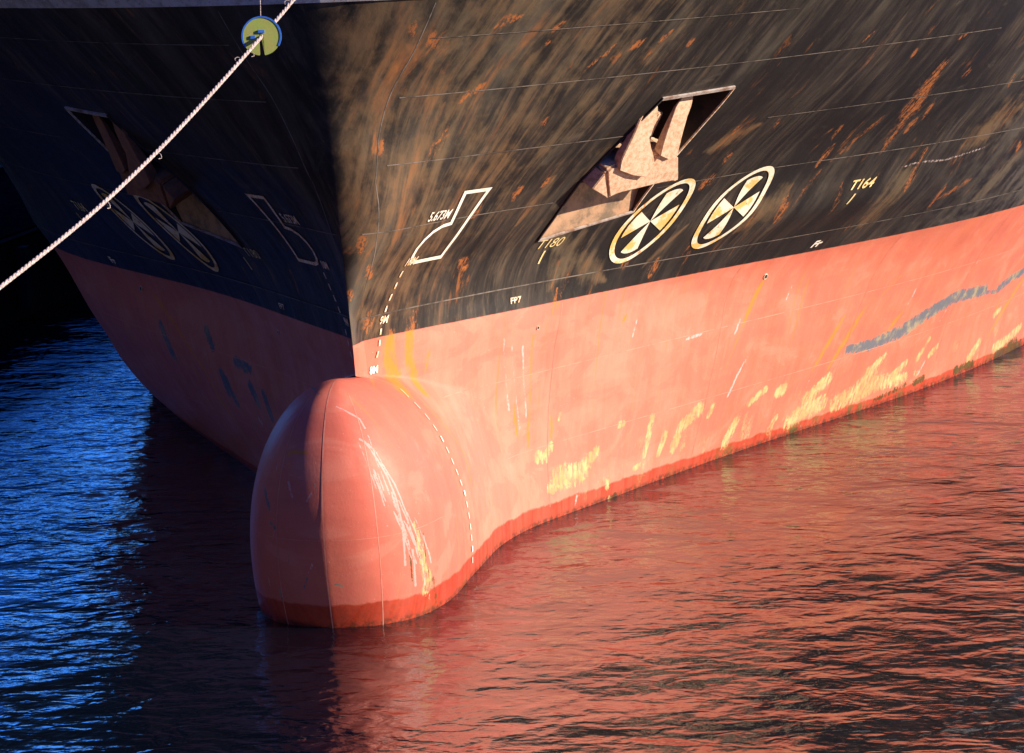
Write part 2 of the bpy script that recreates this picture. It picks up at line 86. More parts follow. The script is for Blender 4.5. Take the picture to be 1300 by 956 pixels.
STROKES=[[0,1,[[10.15,7.96,8.11,0.078],[9.82,8.08,7.69,0.156],[9.51,8.32,7.21,0.236]]],
[0,1,[[9.51,8.25,7.27,0.236],[9.24,8.5,6.84,0.095]]],
[0,0.6,[[9.35,8.46,6.97,0.253],[8.87,8.65,6.33,0.159]]],
[0,0.55,[[8.89,7.74,7.04,0.125],[7.95,7.52,6.31,0.094]]],
[0,0.85,[[8.13,6.78,7.04,0.061],[7.92,6.96,6.73,0.062]]],
[0,0.85,[[7.92,7.17,6.58,0.077],[7.61,7.23,6.2,0.078]]],
[0,0.85,[[9.57,8.81,6.94,0.095],[9.35,8.88,6.67,0.096]]],
[0,0.85,[[9.91,8.83,7.24,0.064],[9.7,9.01,6.92,0.064]]],
[0,0.85,[[9.78,9.97,6.22,0.065],[9.59,10.1,5.85,0.065]]],
[0,0.85,[[9.55,10.09,5.82,0.114],[9.34,10.28,5.34,0.115]]],
[0,0.85,[[10.7,12.48,5.26,0.102],[10.09,11.98,4.97,0.102]]],
[0,0.85,[[10.65,9.03,7.87,0.095],[10.5,8.98,7.74,0.095]]],
[0,0.85,[[10.36,7.67,8.55,0.046],[10.6,7.88,8.65,0.046]]],
[0,0.85,[[1.75,-1.27,7.79,0.079],[1.44,-1.34,7.34,0.079]]],
[0,0.85,[[2.37,-1.15,8.52,0.066],[2.01,-1.29,8.27,0.066]]],
[0,0.85,[[2.72,-1.56,9.49,0.065],[3.09,-1.4,9.64,0.065]]],
[0,0.85,[[1.46,-2.28,9.61,0.064],[1.42,-2.25,9.43,0.064]]],
[0,0.85,[[1.72,-2.1,9.39,0.103],[1.73,-2.02,9.23,0.103]]],
[0,0.85,[[0.8,-1.98,7.68,0.091],[0.75,-1.98,7.47,0.091]]],
[0,0.85,[[5.69,1.39,9.02,0.055],[5.57,1.39,8.92,0.055]]],
[0,0.85,[[3.48,-0.75,9.18,0.039],[3.41,-0.78,9.13,0.039]]],
[0,0.85,[[2.82,-1.55,9.59,0.052],[3.01,-1.46,9.65,0.052]]],
[0,0.85,[[3.51,-0.87,9.34,0.039],[3.72,-0.82,9.49,0.039]]],
[0,0.85,[[4.44,0.2,9.02,0.027],[3.92,0.09,8.62,0.027]]],
[0,0.85,[[4.36,0.21,8.94,0.054],[4.23,0.15,8.87,0.054]]],
[0,0.85,[[4.91,0.58,9.09,0.054],[4.67,0.49,8.94,0.054]]],
[0,0.85,[[5.16,0.86,9.04,0.041],[5.35,0.89,9.2,0.041]]],
[0,0.85,[[3.25,0.11,7.83,0.054],[3.15,0.13,7.69,0.054]]],
[0,0.85,[[3.13,1.18,6.7,0.083],[2.96,1.15,6.56,0.083]]],
[0,0.85,[[2.63,0.75,6.55,0.097],[2.53,0.81,6.38,0.097]]],
[0,0.85,[[2.01,0.2,6.33,0.082],[1.86,0.19,6.15,0.082]]],
[0,0.85,[[5.71,4.87,6.25,0.119],[5.49,4.82,6.07,0.119]]],
[0,0.85,[[6.11,4.65,6.78,0.074],[5.95,4.77,6.55,0.074]]],
[0,0.85,[[7.0,4.94,7.33,0.059],[6.9,5.04,7.17,0.059]]],
[0,0.85,[[6.3,4.18,7.26,0.059],[6.15,4.21,7.12,0.059]]],
[0,0.85,[[11.61,10.86,7.61,0.049],[11.49,11.0,7.36,0.049]]],
[0,0.85,[[8.78,5.1,8.88,0.029],[8.58,5.03,8.71,0.029]]],
[0,0.85,[[9.48,6.77,8.29,0.046],[9.58,6.69,8.44,0.046]]],
[0,0.85,[[11.83,13.4,5.98,0.069],[11.76,13.72,5.67,0.069]]],
[0,0.85,[[1.53,0.67,5.33,0.111],[1.57,0.86,5.17,0.112]]],
[0,0.85,[[0.37,-1.66,5.55,0.079],[0.36,-1.51,5.36,0.08]]],
[0,0.85,[[0.03,-1.76,5.14,0.079],[0.03,-1.72,5.0,0.079]]],
[0,0.85,[[0.23,-1.07,4.68,0.121],[0.15,-1.01,4.37,0.121]]],
[0,0.85,[[0.35,-1.94,6.11,0.079],[0.29,-1.87,5.84,0.079]]],
[0,0.85,[[4.14,4.43,4.84,0.09],[3.98,4.41,4.62,0.09]]],
[0,0.85,[[4.59,5.16,4.65,0.121],[4.42,5.21,4.34,0.121]]],
[0,0.85,[[3.97,4.94,3.63,0.03],[3.89,4.87,3.49,0.03]]],
[0,0.85,[[7.02,7.08,5.6,0.109],[6.77,7.25,5.11,0.11]]],
[0,0.85,[[10.17,11.67,5.24,0.084],[9.84,11.91,4.78,0.085]]],
[0,0.5,[[7.67,7.45,6.06,0.094],[7.11,7.34,5.41,0.063]]],
[0,0.5,[[8.08,8.26,5.72,0.095],[7.75,8.66,4.98,0.08]]],
[0,0.45,[[5.24,5.64,4.96,0.122],[4.89,5.95,4.23,0.123]]],
[0,0.5,[[3.08,3.21,4.66,0.058],[2.85,3.06,3.95,0.044]]],
[5,0.75,[[1.02,-1.7,7.19,0.288],[0.79,-1.5,6.05,0.291]]],
[5,0.75,[[1.69,-1.48,8.13,0.235],[1.11,-1.53,6.97,0.237]]],
[5,0.75,[[2.47,-1.22,8.74,0.209],[1.66,-1.38,7.86,0.21]]],
[5,0.75,[[0.67,-1.96,7.03,0.156],[0.36,-1.77,5.69,0.158]]],
[5,0.75,[[1.36,-1.37,7.21,0.184],[1.13,-0.79,5.95,0.188]]],
[5,0.75,[[3.12,1.25,6.63,0.195],[2.52,1.31,5.93,0.196]]],
[5,0.75,[[2.93,2.37,5.51,0.373],[3.58,3.94,4.54,0.385]]],
[5,0.75,[[3.42,3.08,5.4,0.349],[2.82,2.9,4.56,0.349]]],
[5,0.75,[[2.17,-1.14,8.22,0.184],[3.0,-1.08,9.11,0.183]]],
[5,0.75,[[3.35,-0.78,9.08,0.158],[2.67,-0.86,8.45,0.158]]],
[5,0.75,[[0.41,-1.71,5.69,0.132],[0.14,-1.27,4.68,0.134]]],
[5,0.75,[[10.67,11.24,6.21,0.665],[11.7,12.15,6.77,0.673]]],
[5,0.75,[[10.89,13.63,4.76,0.418],[11.77,13.86,5.59,0.418]]],
[5,0.75,[[9.34,9.9,5.71,0.424],[8.51,10.1,4.72,0.428]]],
[5,0.75,[[5.71,4.07,6.85,0.205],[6.57,4.57,7.22,0.206]]],
[5,0.75,[[1.35,-2.21,9.23,0.256],[1.77,-1.76,8.8,0.259]]],
[5,0.75,[[2.33,-1.77,9.43,0.206],[1.81,-1.89,9.07,0.206]]],
[5,0.75,[[7.03,6.96,5.76,0.31],[6.1,6.54,5.06,0.309]]],
[5,0.6,[[0.74,-2.43,9.26,0.332],[1.23,-1.83,8.18,0.338]]],
[5,0.6,[[1.83,-1.95,9.2,0.309],[0.72,-2.04,7.69,0.312]]],
[5,0.6,[[2.14,-1.02,7.95,0.396],[0.99,-1.11,5.99,0.4]]],
[5,0.6,[[3.05,-1.34,9.51,0.286],[1.97,-1.45,8.52,0.287]]],
[5,0.6,[[0.58,-1.77,6.09,0.237],[0.32,-0.85,4.61,0.243]]],
[5,0.6,[[1.37,-0.26,5.88,0.19],[0.95,0.22,4.57,0.193]]],
[5,0.6,[[4.1,0.52,8.31,0.271],[2.96,0.51,7.12,0.274]]],
[5,0.6,[[2.5,-0.07,7.19,0.189],[1.27,0.18,5.41,0.192]]],
[5,0.6,[[5.45,1.0,9.19,0.218],[4.35,0.78,8.29,0.218]]],
[0,1.0,[[0.7,-0.04,4.17,0.083],[0.65,-0.04,3.77,0.083],[0.69,0.08,3.45,0.083],[0.91,0.01,3.07,0.083]]],
[0,1.0,[[0.43,-0.45,4.2,0.082],[0.38,-0.41,3.78,0.11],[0.43,-0.3,3.5,0.137],[0.74,-1.02,3.31,0.162]]],
[0,0.6,[[0.95,0.38,3.77,0.056],[0.87,0.32,3.43,0.056]]],
[0,0.6,[[0.14,-0.77,3.64,0.054],[0.51,-2.36,3.66,0.052]]],
[0,0.6,[[1.03,-0.62,2.99,0.034],[1.32,-0.41,2.57,0.032],[1.58,-0.06,1.99,0.03],[1.71,-0.28,1.54,0.028]]],
[0,0.4,[[1.0,-2.37,3.25,0.026],[1.35,-1.78,2.67,0.027],[1.59,-1.42,1.99,0.027],[1.67,-1.16,1.64,0.027]]],
[0,0.8,[[0.8,0.01,4.54,0.124],[0.7,-0.02,4.13,0.083]]],
[0,0.8,[[2.9,3.05,4.43,0.036],[2.82,2.99,4.02,0.022]]],
[0,0.7,[[2.49,2.6,3.64,0.029],[2.41,2.67,2.98,0.026],[2.33,2.73,1.93,0.022]]],
[0,0.9,[[2.11,2.33,2.39,0.026],[2.14,2.43,1.77,0.026]]],
[0,0.9,[[2.67,3.28,1.96,0.027],[2.65,3.31,1.57,0.027]]],
[0,0.8,[[2.3,2.7,1.94,0.032],[2.3,2.72,1.54,0.032]]],
[0,0.95,[[6.4,8.48,3.7,0.064],[6.03,8.26,2.93,0.055]]],
[0,0.5,[[6.03,8.26,2.93,0.055],[5.65,8.0,2.05,0.032]]],
[0,0.85,[[7.92,11.49,2.37,0.085],[7.34,11.06,1.46,0.051]]],
[0,0.85,[[8.35,12.18,2.43,0.103],[7.62,11.63,1.35,0.06]]],
[0,0.9,[[9.2,13.86,2.15,0.053],[8.81,13.48,1.71,0.035]]],
[0,0.85,[[12.2,20.43,1.9,0.078],[11.37,19.22,0.83,0.048]]],
[0,0.7,[[11.65,19.28,1.69,0.048],[11.45,19.17,1.22,0.048]]],
[0,0.5,[[9.18,13.06,3.09,0.052],[8.8,12.7,2.74,0.052]]],
[0,0.5,[[10.11,13.82,3.79,0.053],[10.03,13.93,3.6,0.053]]],
[1,1,[[2.63,3.31,0.65,0.116],[2.72,3.47,0.77,0.174],[2.89,3.78,0.73,0.174],[3.09,4.13,0.71,0.174],[3.22,4.35,0.91,0.102],[3.35,4.56,1.05,0.073]]],
[1,1,[[2.43,2.96,1.28,0.087],[2.54,3.15,1.21,0.073],[2.64,3.31,1.41,0.058]]],
[1,1,[[3.74,5.12,1.43,0.044],[3.8,5.23,1.45,0.044]]],
[1,1,[[4.3,6.04,1.42,0.058],[4.19,6.03,0.92,0.058],[4.1,5.98,0.61,0.044]]],
[1,1,[[4.49,6.54,0.94,0.073],[4.36,6.45,0.59,0.058]]],
[1,1,[[5.12,7.48,1.26,0.117],[4.8,7.03,1.02,0.098],[4.62,6.91,0.6,0.098]]],
[1,1,[[5.38,7.91,1.25,0.059],[5.28,7.84,1.07,0.059]]],
[1,1,[[5.79,8.87,0.77,0.078],[5.53,8.68,0.31,0.117]]],
[1,1,[[6.36,9.54,1.27,0.059],[6.03,9.11,1.06,0.059]]],
[1,1,[[6.69,10.17,1.15,0.117],[6.6,10.03,1.11,0.098]]],
[1,1,[[6.52,10.29,0.51,0.059],[6.42,10.23,0.34,0.059]]],
[1,1,[[6.79,10.91,0.3,0.176],[7.07,11.28,0.45,0.176],[7.45,11.89,0.5,0.157]]],
[1,1,[[7.13,11.22,0.7,0.157],[7.6,11.78,1.06,0.117]]],
[1,1,[[7.72,12.43,0.39,0.157],[8.15,13.12,0.46,0.176],[8.58,13.82,0.56,0.157],[9.25,15.1,0.44,0.098]]],
[1,1,[[8.41,13.33,0.89,0.098],[8.82,13.87,1.16,0.078]]],
[1,1,[[8.93,14.45,0.57,0.078],[9.29,14.96,0.83,0.059]]],
[1,1,[[10.81,18.23,0.32,0.098],[11.07,18.62,0.66,0.078]]],
[1,1,[[11.47,19.73,0.29,0.117],[11.85,20.59,0.39,0.098],[12.18,21.33,0.56,0.078]]],
[1,1,[[11.45,19.17,1.22,0.059],[11.62,19.48,1.33,0.059]]],
[1,1,[[9.84,16.01,0.82,0.059],[10.03,16.31,0.96,0.059]]],
[1,1,[[8.59,13.62,0.9,0.137],[8.24,13.18,0.63,0.137]]],
[1,1,[[2.79,3.49,1.92,0.036],[2.82,3.52,1.98,0.029]]],
[1,1,[[3.49,4.9,0.35,0.044],[3.49,4.9,0.25,0.044]]],
[1,1,[[3.93,5.72,0.43,0.036],[4.03,5.88,0.47,0.036]]],
[1,1,[[3.5,4.97,0.02,0.029],[3.51,5.01,-0.12,0.029]]],
[1,1,[[9.57,15.48,0.83,0.059],[9.85,15.76,1.24,0.039]]],
[2,1,[[8.03,12.14,1.64,0.104],[8.52,13.04,1.58,0.149],[9.3,14.37,1.72,0.197]]],
[2,1,[[9.3,14.37,1.72,0.197],[9.94,15.38,1.97,0.181],[10.5,16.35,2.14,0.166],[11.19,17.9,2.04,0.151]]],
[2,0.8,[[11.56,18.85,1.93,0.134],[11.91,19.51,2.1,0.135],[12.21,20.22,2.13,0.136]]],
[2,0.6,[[11.09,17.73,1.99,0.075],[11.5,18.77,1.87,0.076]]],
[3,1,[[9.47,15.59,0.23,0.073],[9.69,16.0,0.27,0.074]]],
[3,1,[[10.45,17.57,0.16,0.094],[10.89,18.51,0.14,0.096]]],
[3,1,[[11.51,19.97,0.07,0.156],[12.17,21.61,0.05,0.16]]],
[3,1,[[6.78,11.03,0.05,0.051],[6.89,11.21,0.06,0.051]]],
[3,1,[[3.58,5.12,-0.0,0.046],[3.61,5.16,0.03,0.046]]],
[3,1,[[11.74,20.49,0.13,0.158],[12.03,21.18,0.17,0.159]]],
[3,0.6,[[8.57,14.02,0.14,0.072],[9.29,15.24,0.27,0.073]]],
[4,1,[[0.16,-3.71,3.58,0.013],[0.39,-3.71,3.47,0.013],[0.54,-3.69,3.38,0.013],[0.63,-3.75,3.23,0.013]]],
[4,1,[[0.65,-3.9,3.04,0.013],[0.82,-3.91,2.81,0.014],[0.98,-3.9,2.52,0.015],[1.14,-3.88,2.09,0.016],[1.23,-3.87,1.59,0.017]]],
[4,0.9,[[0.79,-3.86,2.92,0.011],[0.94,-3.88,2.65,0.012],[1.11,-3.83,2.31,0.013],[1.28,-3.77,1.84,0.013],[1.35,-3.69,1.3,0.014]]],
[4,0.8,[[0.57,-3.93,3.09,0.019],[0.72,-3.88,3.0,0.019],[0.84,-3.87,2.84,0.019]]],
[4,0.7,[[1.23,-3.87,1.59,0.025],[1.24,-3.86,0.95,0.025]]],
[1,0.75,[[1.37,-3.64,1.61,0.038],[1.44,-3.52,1.12,0.083],[1.48,-3.33,0.47,0.129]]],
[3,0.5,[[1.54,-3.19,0.57,0.078],[1.54,-3.0,0.12,0.078]]],
[4,0.7,[[1.47,-3.45,1.37,0.019],[1.54,-3.26,0.86,0.019]]],
[4,0.8,[[6.0,8.55,2.06,0.01],[5.83,8.41,1.76,0.01]]],
[4,0.8,[[5.81,8.4,1.73,0.01],[5.65,8.3,1.37,0.01]]],
[4,0.4,[[2.32,2.4,3.47,0.017],[2.29,2.65,2.1,0.018]]],
[4,0.35,[[2.16,2.13,3.52,0.017],[2.18,2.5,1.91,0.018]]],
[4,0.35,[[2.05,1.91,3.71,0.021],[2.04,2.21,2.33,0.022]]],
[4,0.35,[[9.28,9.66,5.87,0.016],[9.59,10.02,5.92,0.016],[10.17,10.89,5.87,0.017],[11.02,12.01,6.01,0.017]]],
[4,0.6,[[4.97,6.68,2.85,0.016],[5.23,7.06,2.88,0.016]]],
[5,0.8,[[4.38,4.93,4.61,0.091],[5.1,5.17,5.25,0.045]]],
[0,0.9,[[-0.62,-4.04,2.87,0.025],[-0.57,-4.04,2.92,0.025],[-0.25,-4.13,2.92,0.025]]],
[0,0.6,[[-0.67,-4.06,2.77,0.038],[-0.58,-4.14,2.72,0.038]]],
[2,0.7,[[-1.11,-3.85,2.27,0.064],[-1.0,-4.1,1.93,0.064]]],
[2,0.5,[[-1.0,-4.12,1.74,0.064],[-0.9,-4.2,1.67,0.064]]],
[2,0.5,[[-0.81,-3.06,3.41,0.039],[-0.76,-2.88,3.51,0.039]]],
[2,0.6,[[-0.44,-2.85,3.74,0.026],[-0.18,-3.44,3.74,0.026]]],
[2,0.6,[[-0.92,-4.09,0.62,0.038],[-0.88,-4.07,0.45,0.038]]],
[2,0.8,[[0.12,-4.31,0.76,0.019],[0.23,-4.3,0.74,0.019]]],
[4,0.7002881216432215,[[0.84,-3.93,2.75,0.005],[0.96,-3.96,2.44,0.005],[1.04,-3.97,2.18,0.005]]],
[4,0.8482579342041852,[[0.69,-3.8,3.13,0.008],[0.78,-3.87,2.93,0.008],[0.84,-3.92,2.77,0.008]]],
[4,0.7039442633140753,[[1.29,-3.79,1.63,0.011],[1.34,-3.72,1.42,0.011],[1.37,-3.66,1.26,0.011]]],
[4,0.7532920985147269,[[1.11,-3.9,2.18,0.009],[1.16,-3.89,2.02,0.009],[1.2,-3.88,1.88,0.009]]],
[4,0.7375295696263212,[[0.81,-4.06,2.54,0.011],[0.91,-4.07,2.27,0.011],[0.98,-4.08,2.04,0.011]]],
[4,0.6278484224203043,[[1.27,-3.76,1.89,0.011],[1.38,-3.63,1.49,0.011],[1.45,-3.5,1.15,0.011]]],
[4,0.8361920555592812,[[1.26,-3.83,1.7,0.008],[1.31,-3.75,1.47,0.008],[1.35,-3.69,1.29,0.008]]],
[4,0.5903641955080721,[[1.11,-3.94,2.06,0.009],[1.19,-3.91,1.8,0.009],[1.24,-3.86,1.57,0.009]]],
[4,0.7925602265587022,[[1.18,-3.84,2.06,0.011],[1.3,-3.76,1.63,0.011],[1.38,-3.64,1.26,0.011]]],
[4,0.8118783938048946,[[1.12,-3.98,1.9,0.009],[1.24,-3.86,1.45,0.009],[1.32,-3.74,1.07,0.009]]],
[4,0.5639829847944821,[[1.16,-3.95,1.83,0.005],[1.25,-3.85,1.5,0.005],[1.31,-3.77,1.22,0.006]]],
[4,0.6141847309383636,[[1.38,-3.61,1.7,0.006],[1.48,-3.44,1.28,0.006],[1.54,-3.27,0.93,0.006]]],
[4,0.6958130114127234,[[0.93,-3.95,2.53,0.005],[0.99,-3.96,2.37,0.005],[1.03,-3.96,2.25,0.005]]],
[4,0.6521681494592176,[[1.18,-3.93,1.8,0.011],[1.3,-3.78,1.34,0.011],[1.38,-3.64,0.95,0.012]]],
[4,0.5289539425713677,[[0.82,-4.03,2.59,0.008],[0.88,-4.04,2.44,0.008],[0.92,-4.05,2.32,0.008]]],
[4,0.5755322079664367,[[1.07,-3.93,2.2,0.011],[1.2,-3.9,1.8,0.011],[1.28,-3.81,1.46,0.011]]],
[4,0.7075554873550907,[[1.31,-3.75,1.57,0.009],[1.39,-3.63,1.24,0.009],[1.44,-3.52,0.97,0.009]]],
[4,0.6224766213723731,[[1.11,-3.93,2.06,0.01],[1.21,-3.9,1.76,0.01],[1.27,-3.83,1.51,0.01]]],
[4,0.6693721870747449,[[0.81,-4.03,2.61,0.005],[0.91,-4.05,2.33,0.005],[0.99,-4.06,2.09,0.005]]],
[4,0.7028722141184461,[[0.99,-3.88,2.53,0.005],[1.1,-3.89,2.21,0.005],[1.18,-3.88,1.95,0.005]]],
[4,0.7327800997463596,[[1.14,-3.92,2.01,0.01],[1.22,-3.88,1.75,0.01],[1.27,-3.83,1.54,0.01]]],
[4,0.5504489112733881,[[0.57,-3.97,3.04,0.008],[0.74,-4.08,2.65,0.008],[0.85,-4.11,2.31,0.008]]],
[4,0.5976615901107816,[[1.09,-3.93,2.15,0.009],[1.16,-3.92,1.91,0.009],[1.22,-3.89,1.72,0.009]]],
[4,0.6777032008282329,[[0.87,-4.0,2.55,0.01],[0.92,-4.01,2.41,0.01],[0.96,-4.02,2.28,0.01]]],
[3,0.5716085530693525,[[1.38,-3.65,1.37,0.021],[1.41,-3.6,1.09,0.021]]],
[3,0.7847447201619007,[[1.47,-3.44,1.42,0.017],[1.49,-3.4,0.94,0.017]]],
[1,0.6010130705134642,[[1.47,-3.42,0.73,0.03],[1.47,-3.25,0.23,0.03]]],
[1,0.5101726744986198,[[1.41,-3.58,1.36,0.019],[1.43,-3.53,0.77,0.019]]],
[3,0.6020329001707428,[[1.49,-3.4,1.03,0.015],[1.5,-3.28,0.47,0.015]]],
[4,0.587582867261166,[[1.44,-3.52,1.05,0.018],[1.45,-3.41,0.51,0.018]]],
[4,0.6704996773813414,[[1.38,-3.64,1.22,0.021],[1.41,-3.58,0.99,0.021]]],
[4,0.6676614499468234,[[1.34,-3.71,1.19,0.027],[1.35,-3.63,0.58,0.027]]],
[3,0.6631583146923826,[[1.3,-3.78,1.22,0.029],[1.31,-3.71,0.66,0.029]]],
[2,0.5525479697520546,[[-0.34,-4.33,0.9,0.026],[-0.44,-4.26,0.63,0.026]]],
[4,0.49423835100486285,[[-0.25,-4.35,1.12,0.016],[-0.35,-4.32,0.89,0.016]]],
[4,0.4842490881937564,[[-0.85,-4.24,1.76,0.015],[-0.96,-4.16,1.49,0.015]]],
[4,0.46929937416976575,[[-1.15,-3.94,0.79,0.017],[-1.12,-3.94,0.65,0.017]]],
[2,0.40986414997218534,[[-0.63,-4.31,1.33,0.015],[-0.69,-4.27,1.08,0.015]]],
[4,0.5656386420135899,[[-0.2,-4.33,2.28,0.018],[-0.27,-4.35,2.16,0.018]]],
[4,0.43077904167864034,[[-0.6,-4.21,2.44,0.027],[-0.54,-4.29,2.22,0.027]]],
[4,0.5936731327939985,[[-3.37,4.75,1.72,0.027],[-3.29,4.7,1.62,0.027]]],
[4,0.44644927577472027,[[-0.85,-3.96,2.69,0.018],[-0.86,-4.0,2.57,0.018]]],
[2,0.4888814859157221,[[-0.13,-4.3,2.44,0.014],[-0.1,-4.33,2.3,0.014]]],
[0,0.4910029265310486,[[3.42,4.29,2.81,0.006],[3.35,4.26,2.53,0.006]]],
[0,0.42615416932915673,[[10.51,15.15,3.29,0.013],[10.31,15.18,2.94,0.013]]],
[4,0.5409412028451752,[[5.95,8.12,2.99,0.008],[5.85,8.05,2.72,0.008]]],
[0,0.33643529146345674,[[3.11,3.39,4.26,0.011],[3.07,3.38,4.06,0.011]]],
[0,0.5002684729739191,[[11.24,20.07,-0.8,0.015],[10.96,19.75,-1.21,0.015]]],
[4,0.4420642893243991,[[6.98,9.41,3.51,0.008],[6.85,9.38,3.21,0.008]]],
[0,0.35374608148510706,[[5.22,7.39,1.85,0.007],[5.12,7.35,1.56,0.007]]],
[0,0.5508545853861031,[[9.98,14.5,3.01,0.016],[9.74,14.47,2.6,0.016]]],
[4,0.33202310924484363,[[7.0,11.37,0.11,0.013],[6.94,11.32,-0.04,0.013]]],
[4,0.5484177993476489,[[11.1,16.48,3.13,0.01],[10.95,16.49,2.87,0.01]]],
[0,0.37586881078959555,[[3.45,4.23,3.31,0.01],[3.39,4.19,3.03,0.01]]],
[0,0.45009288318886775,[[11.22,19.18,0.26,0.017],[10.91,18.76,-0.16,0.017]]],
[0,0.346852385944768,[[5.38,8.17,0.78,0.01],[5.32,8.16,0.61,0.01]]],
[0,0.5749843143641329,[[10.53,15.89,2.67,0.012],[10.35,15.84,2.37,0.012]]],
[0,0.5256157037597444,[[5.68,8.63,0.85,0.008],[5.61,8.62,0.66,0.008]]],
[0,0.5014155075818298,[[6.33,10.35,-0.37,0.014],[6.19,10.11,-0.72,0.014]]],
[4,0.3921681963424193,[[7.21,11.05,1.16,0.009],[7.02,11.02,0.72,0.009]]],
[4,0.39661264676435803,[[9.54,14.04,2.66,0.014],[9.36,14.0,2.34,0.014]]],
[4,0.44041588734205883,[[3.02,4.02,0.36,0.012],[2.97,3.94,0.12,0.012]]],
[4,0.5569946831782653,[[9.73,15.88,0.69,0.011],[9.56,15.69,0.41,0.011]]],
[4,0.5672965926709295,[[8.67,14.78,-1.16,0.013],[8.52,14.6,-1.43,0.013]]],
[0,0.37262754117735997,[[9.24,12.87,3.4,0.009],[9.13,12.89,3.19,0.009]]],
[4,0.5699279999742877,[[4.13,5.24,3.47,0.008],[4.05,5.19,3.17,0.008]]],
[4,0.3353902617677502,[[10.26,16.09,1.89,0.01],[10.1,15.98,1.62,0.01]]],
[0,0.3020651087821666,[[10.84,15.72,3.33,0.01],[10.67,15.75,3.03,0.01]]],
[0,0.41727599976679397,[[5.67,8.07,1.95,0.011],[5.6,8.04,1.76,0.011]]],
[0,0.6,[[-7.49,9.12,4.26,0.051],[-7.18,9.03,3.77,0.042],[-6.15,7.81,3.2,0.033]]],
[0,0.9,[[-6.38,8.05,3.8,0.05],[-5.69,7.25,3.23,0.052],[-4.94,6.51,2.44,0.054],[-4.3,6.26,1.41,0.056]]],
[0,0.6,[[-3.05,3.73,3.81,0.045],[-2.79,3.53,3.3,0.045]]],
[2,0.9,[[-4.27,5.69,2.37,0.143],[-4.02,5.57,1.9,0.142]]],
[2,0.9,[[-3.46,4.63,2.4,0.124],[-3.29,4.5,2.07,0.124]]],
[2,0.9,[[-6.17,7.86,3.09,0.149],[-5.92,7.76,2.51,0.149]]],
[2,0.9,[[-4.67,5.99,3.29,0.127],[-4.52,5.84,2.99,0.127]]],
[2,0.9,[[-3.07,4.12,2.33,0.107],[-2.93,4.07,1.87,0.107]]],
[2,0.9,[[-3.82,4.99,2.81,0.125],[-3.4,4.45,2.74,0.123]]],
[2,0.9,[[-4.36,5.75,2.52,0.079],[-4.24,5.8,2.02,0.079]]]]
AN={'O': [4.0676, 2.176, 6.157], 'E1': [0.6673, 0.7429, 0.0527], 'E2': [0.3135, -0.3444, 0.8849], 'E3': [0.6755, -0.574, -0.4628], 'crown': [(-0.331, 0.66), (-0.226, 0.74), (-0.117, 0.754), (0.13, 0.811), (0.399, 0.865), (0.598, 0.733), (0.78, 0.653), (0.835, 0.777), (1.04, 0.859), (1.302, 0.783), (1.459, 0.673), (1.663, 0.099), (1.436, 0.122), (1.196, 0.13), (0.559, 0.107), (0.234, 0.098), (0.069, 0.077), (-0.07, 0.035), (-0.215, 0.36)], 'crown_end': [(-0.541, 0.318), (-0.07, 0.035), (-0.334, 0.611)], 'f1': [(0.55, 2.011), (0.573, 1.863), (0.618, 1.679), (0.58, 1.458), (0.543, 1.284), (0.5, 1.242), (0.592, 1.031), (0.681, 0.885), (0.768, 0.688), (0.722, 0.596), (0.624, 0.43), (0.285, 0.521), (-0.094, 0.685), (-0.097, 0.866), (-0.063, 0.991), (0.023, 1.188), (0.116, 1.417), (0.19, 1.647), (0.309, 1.854), (0.429, 1.949)], 'f2': [(1.321, 2.043), (1.451, 2.008), (1.439, 1.717), (1.381, 1.497), (1.339, 1.174), (1.314, 0.747), (1.11, 0.714), (0.878, 0.819), (0.896, 1.047), (0.934, 1.271), (0.987, 1.509), (1.045, 1.728), (1.156, 1.906)], 'shank': [(0.572, 1.034), (0.697, 1.341), (0.817, 1.551), (0.948, 1.563), (0.856, 1.218), (0.796, 0.833), (0.774, 0.671)], 'pocket': [(1.823, 7.985), (1.859, 6.523), (2.119, 5.471), (3.709, 5.776), (3.054, 8.071)]}


# ------------------------------------------------------------------ helpers
def link(o,parent=None):
    C.objects.link(o)
    if parent: o.parent=parent
    return o
def tag(o,label=None,cat=None,group=None,kind=None):
    for k,v in (('label',label),('category',cat),('group',group),('kind',kind)):
        if v: o[k]=v
    return o
def empty(name,loc,label,cat,group=None):
    o=bpy.data.objects.new(name,None); C.objects.link(o); o.location=loc; o.empty_display_size=.5
    return tag(o,label,cat,group)
def mesh_obj(name,verts,faces,mat,parent=None,smooth=False):
    me=bpy.data.meshes.new(name); me.from_pydata([tuple(map(float,v)) for v in verts],[],faces); me.validate()
    me.materials.append(mat); me.update()
    if smooth: me.polygons.foreach_set('use_smooth',[True]*len(me.polygons))
    o=bpy.data.objects.new(name,me); link(o,parent)
    if parent: o.matrix_parent_inverse=Matrix.Translation(-Vector(parent.location))
    return o
def bm_obj(name,bm,mat,parent=None,smooth=False):
    me=bpy.data.meshes.new(name); bm.to_mesh(me); bm.free(); me.materials.append(mat)
    if smooth: me.polygons.foreach_set('use_smooth',[True]*len(me.polygons))
    o=bpy.data.objects.new(name,me); link(o,parent)
    if parent: o.matrix_parent_inverse=Matrix.Translation(-Vector(parent.location))
    return o
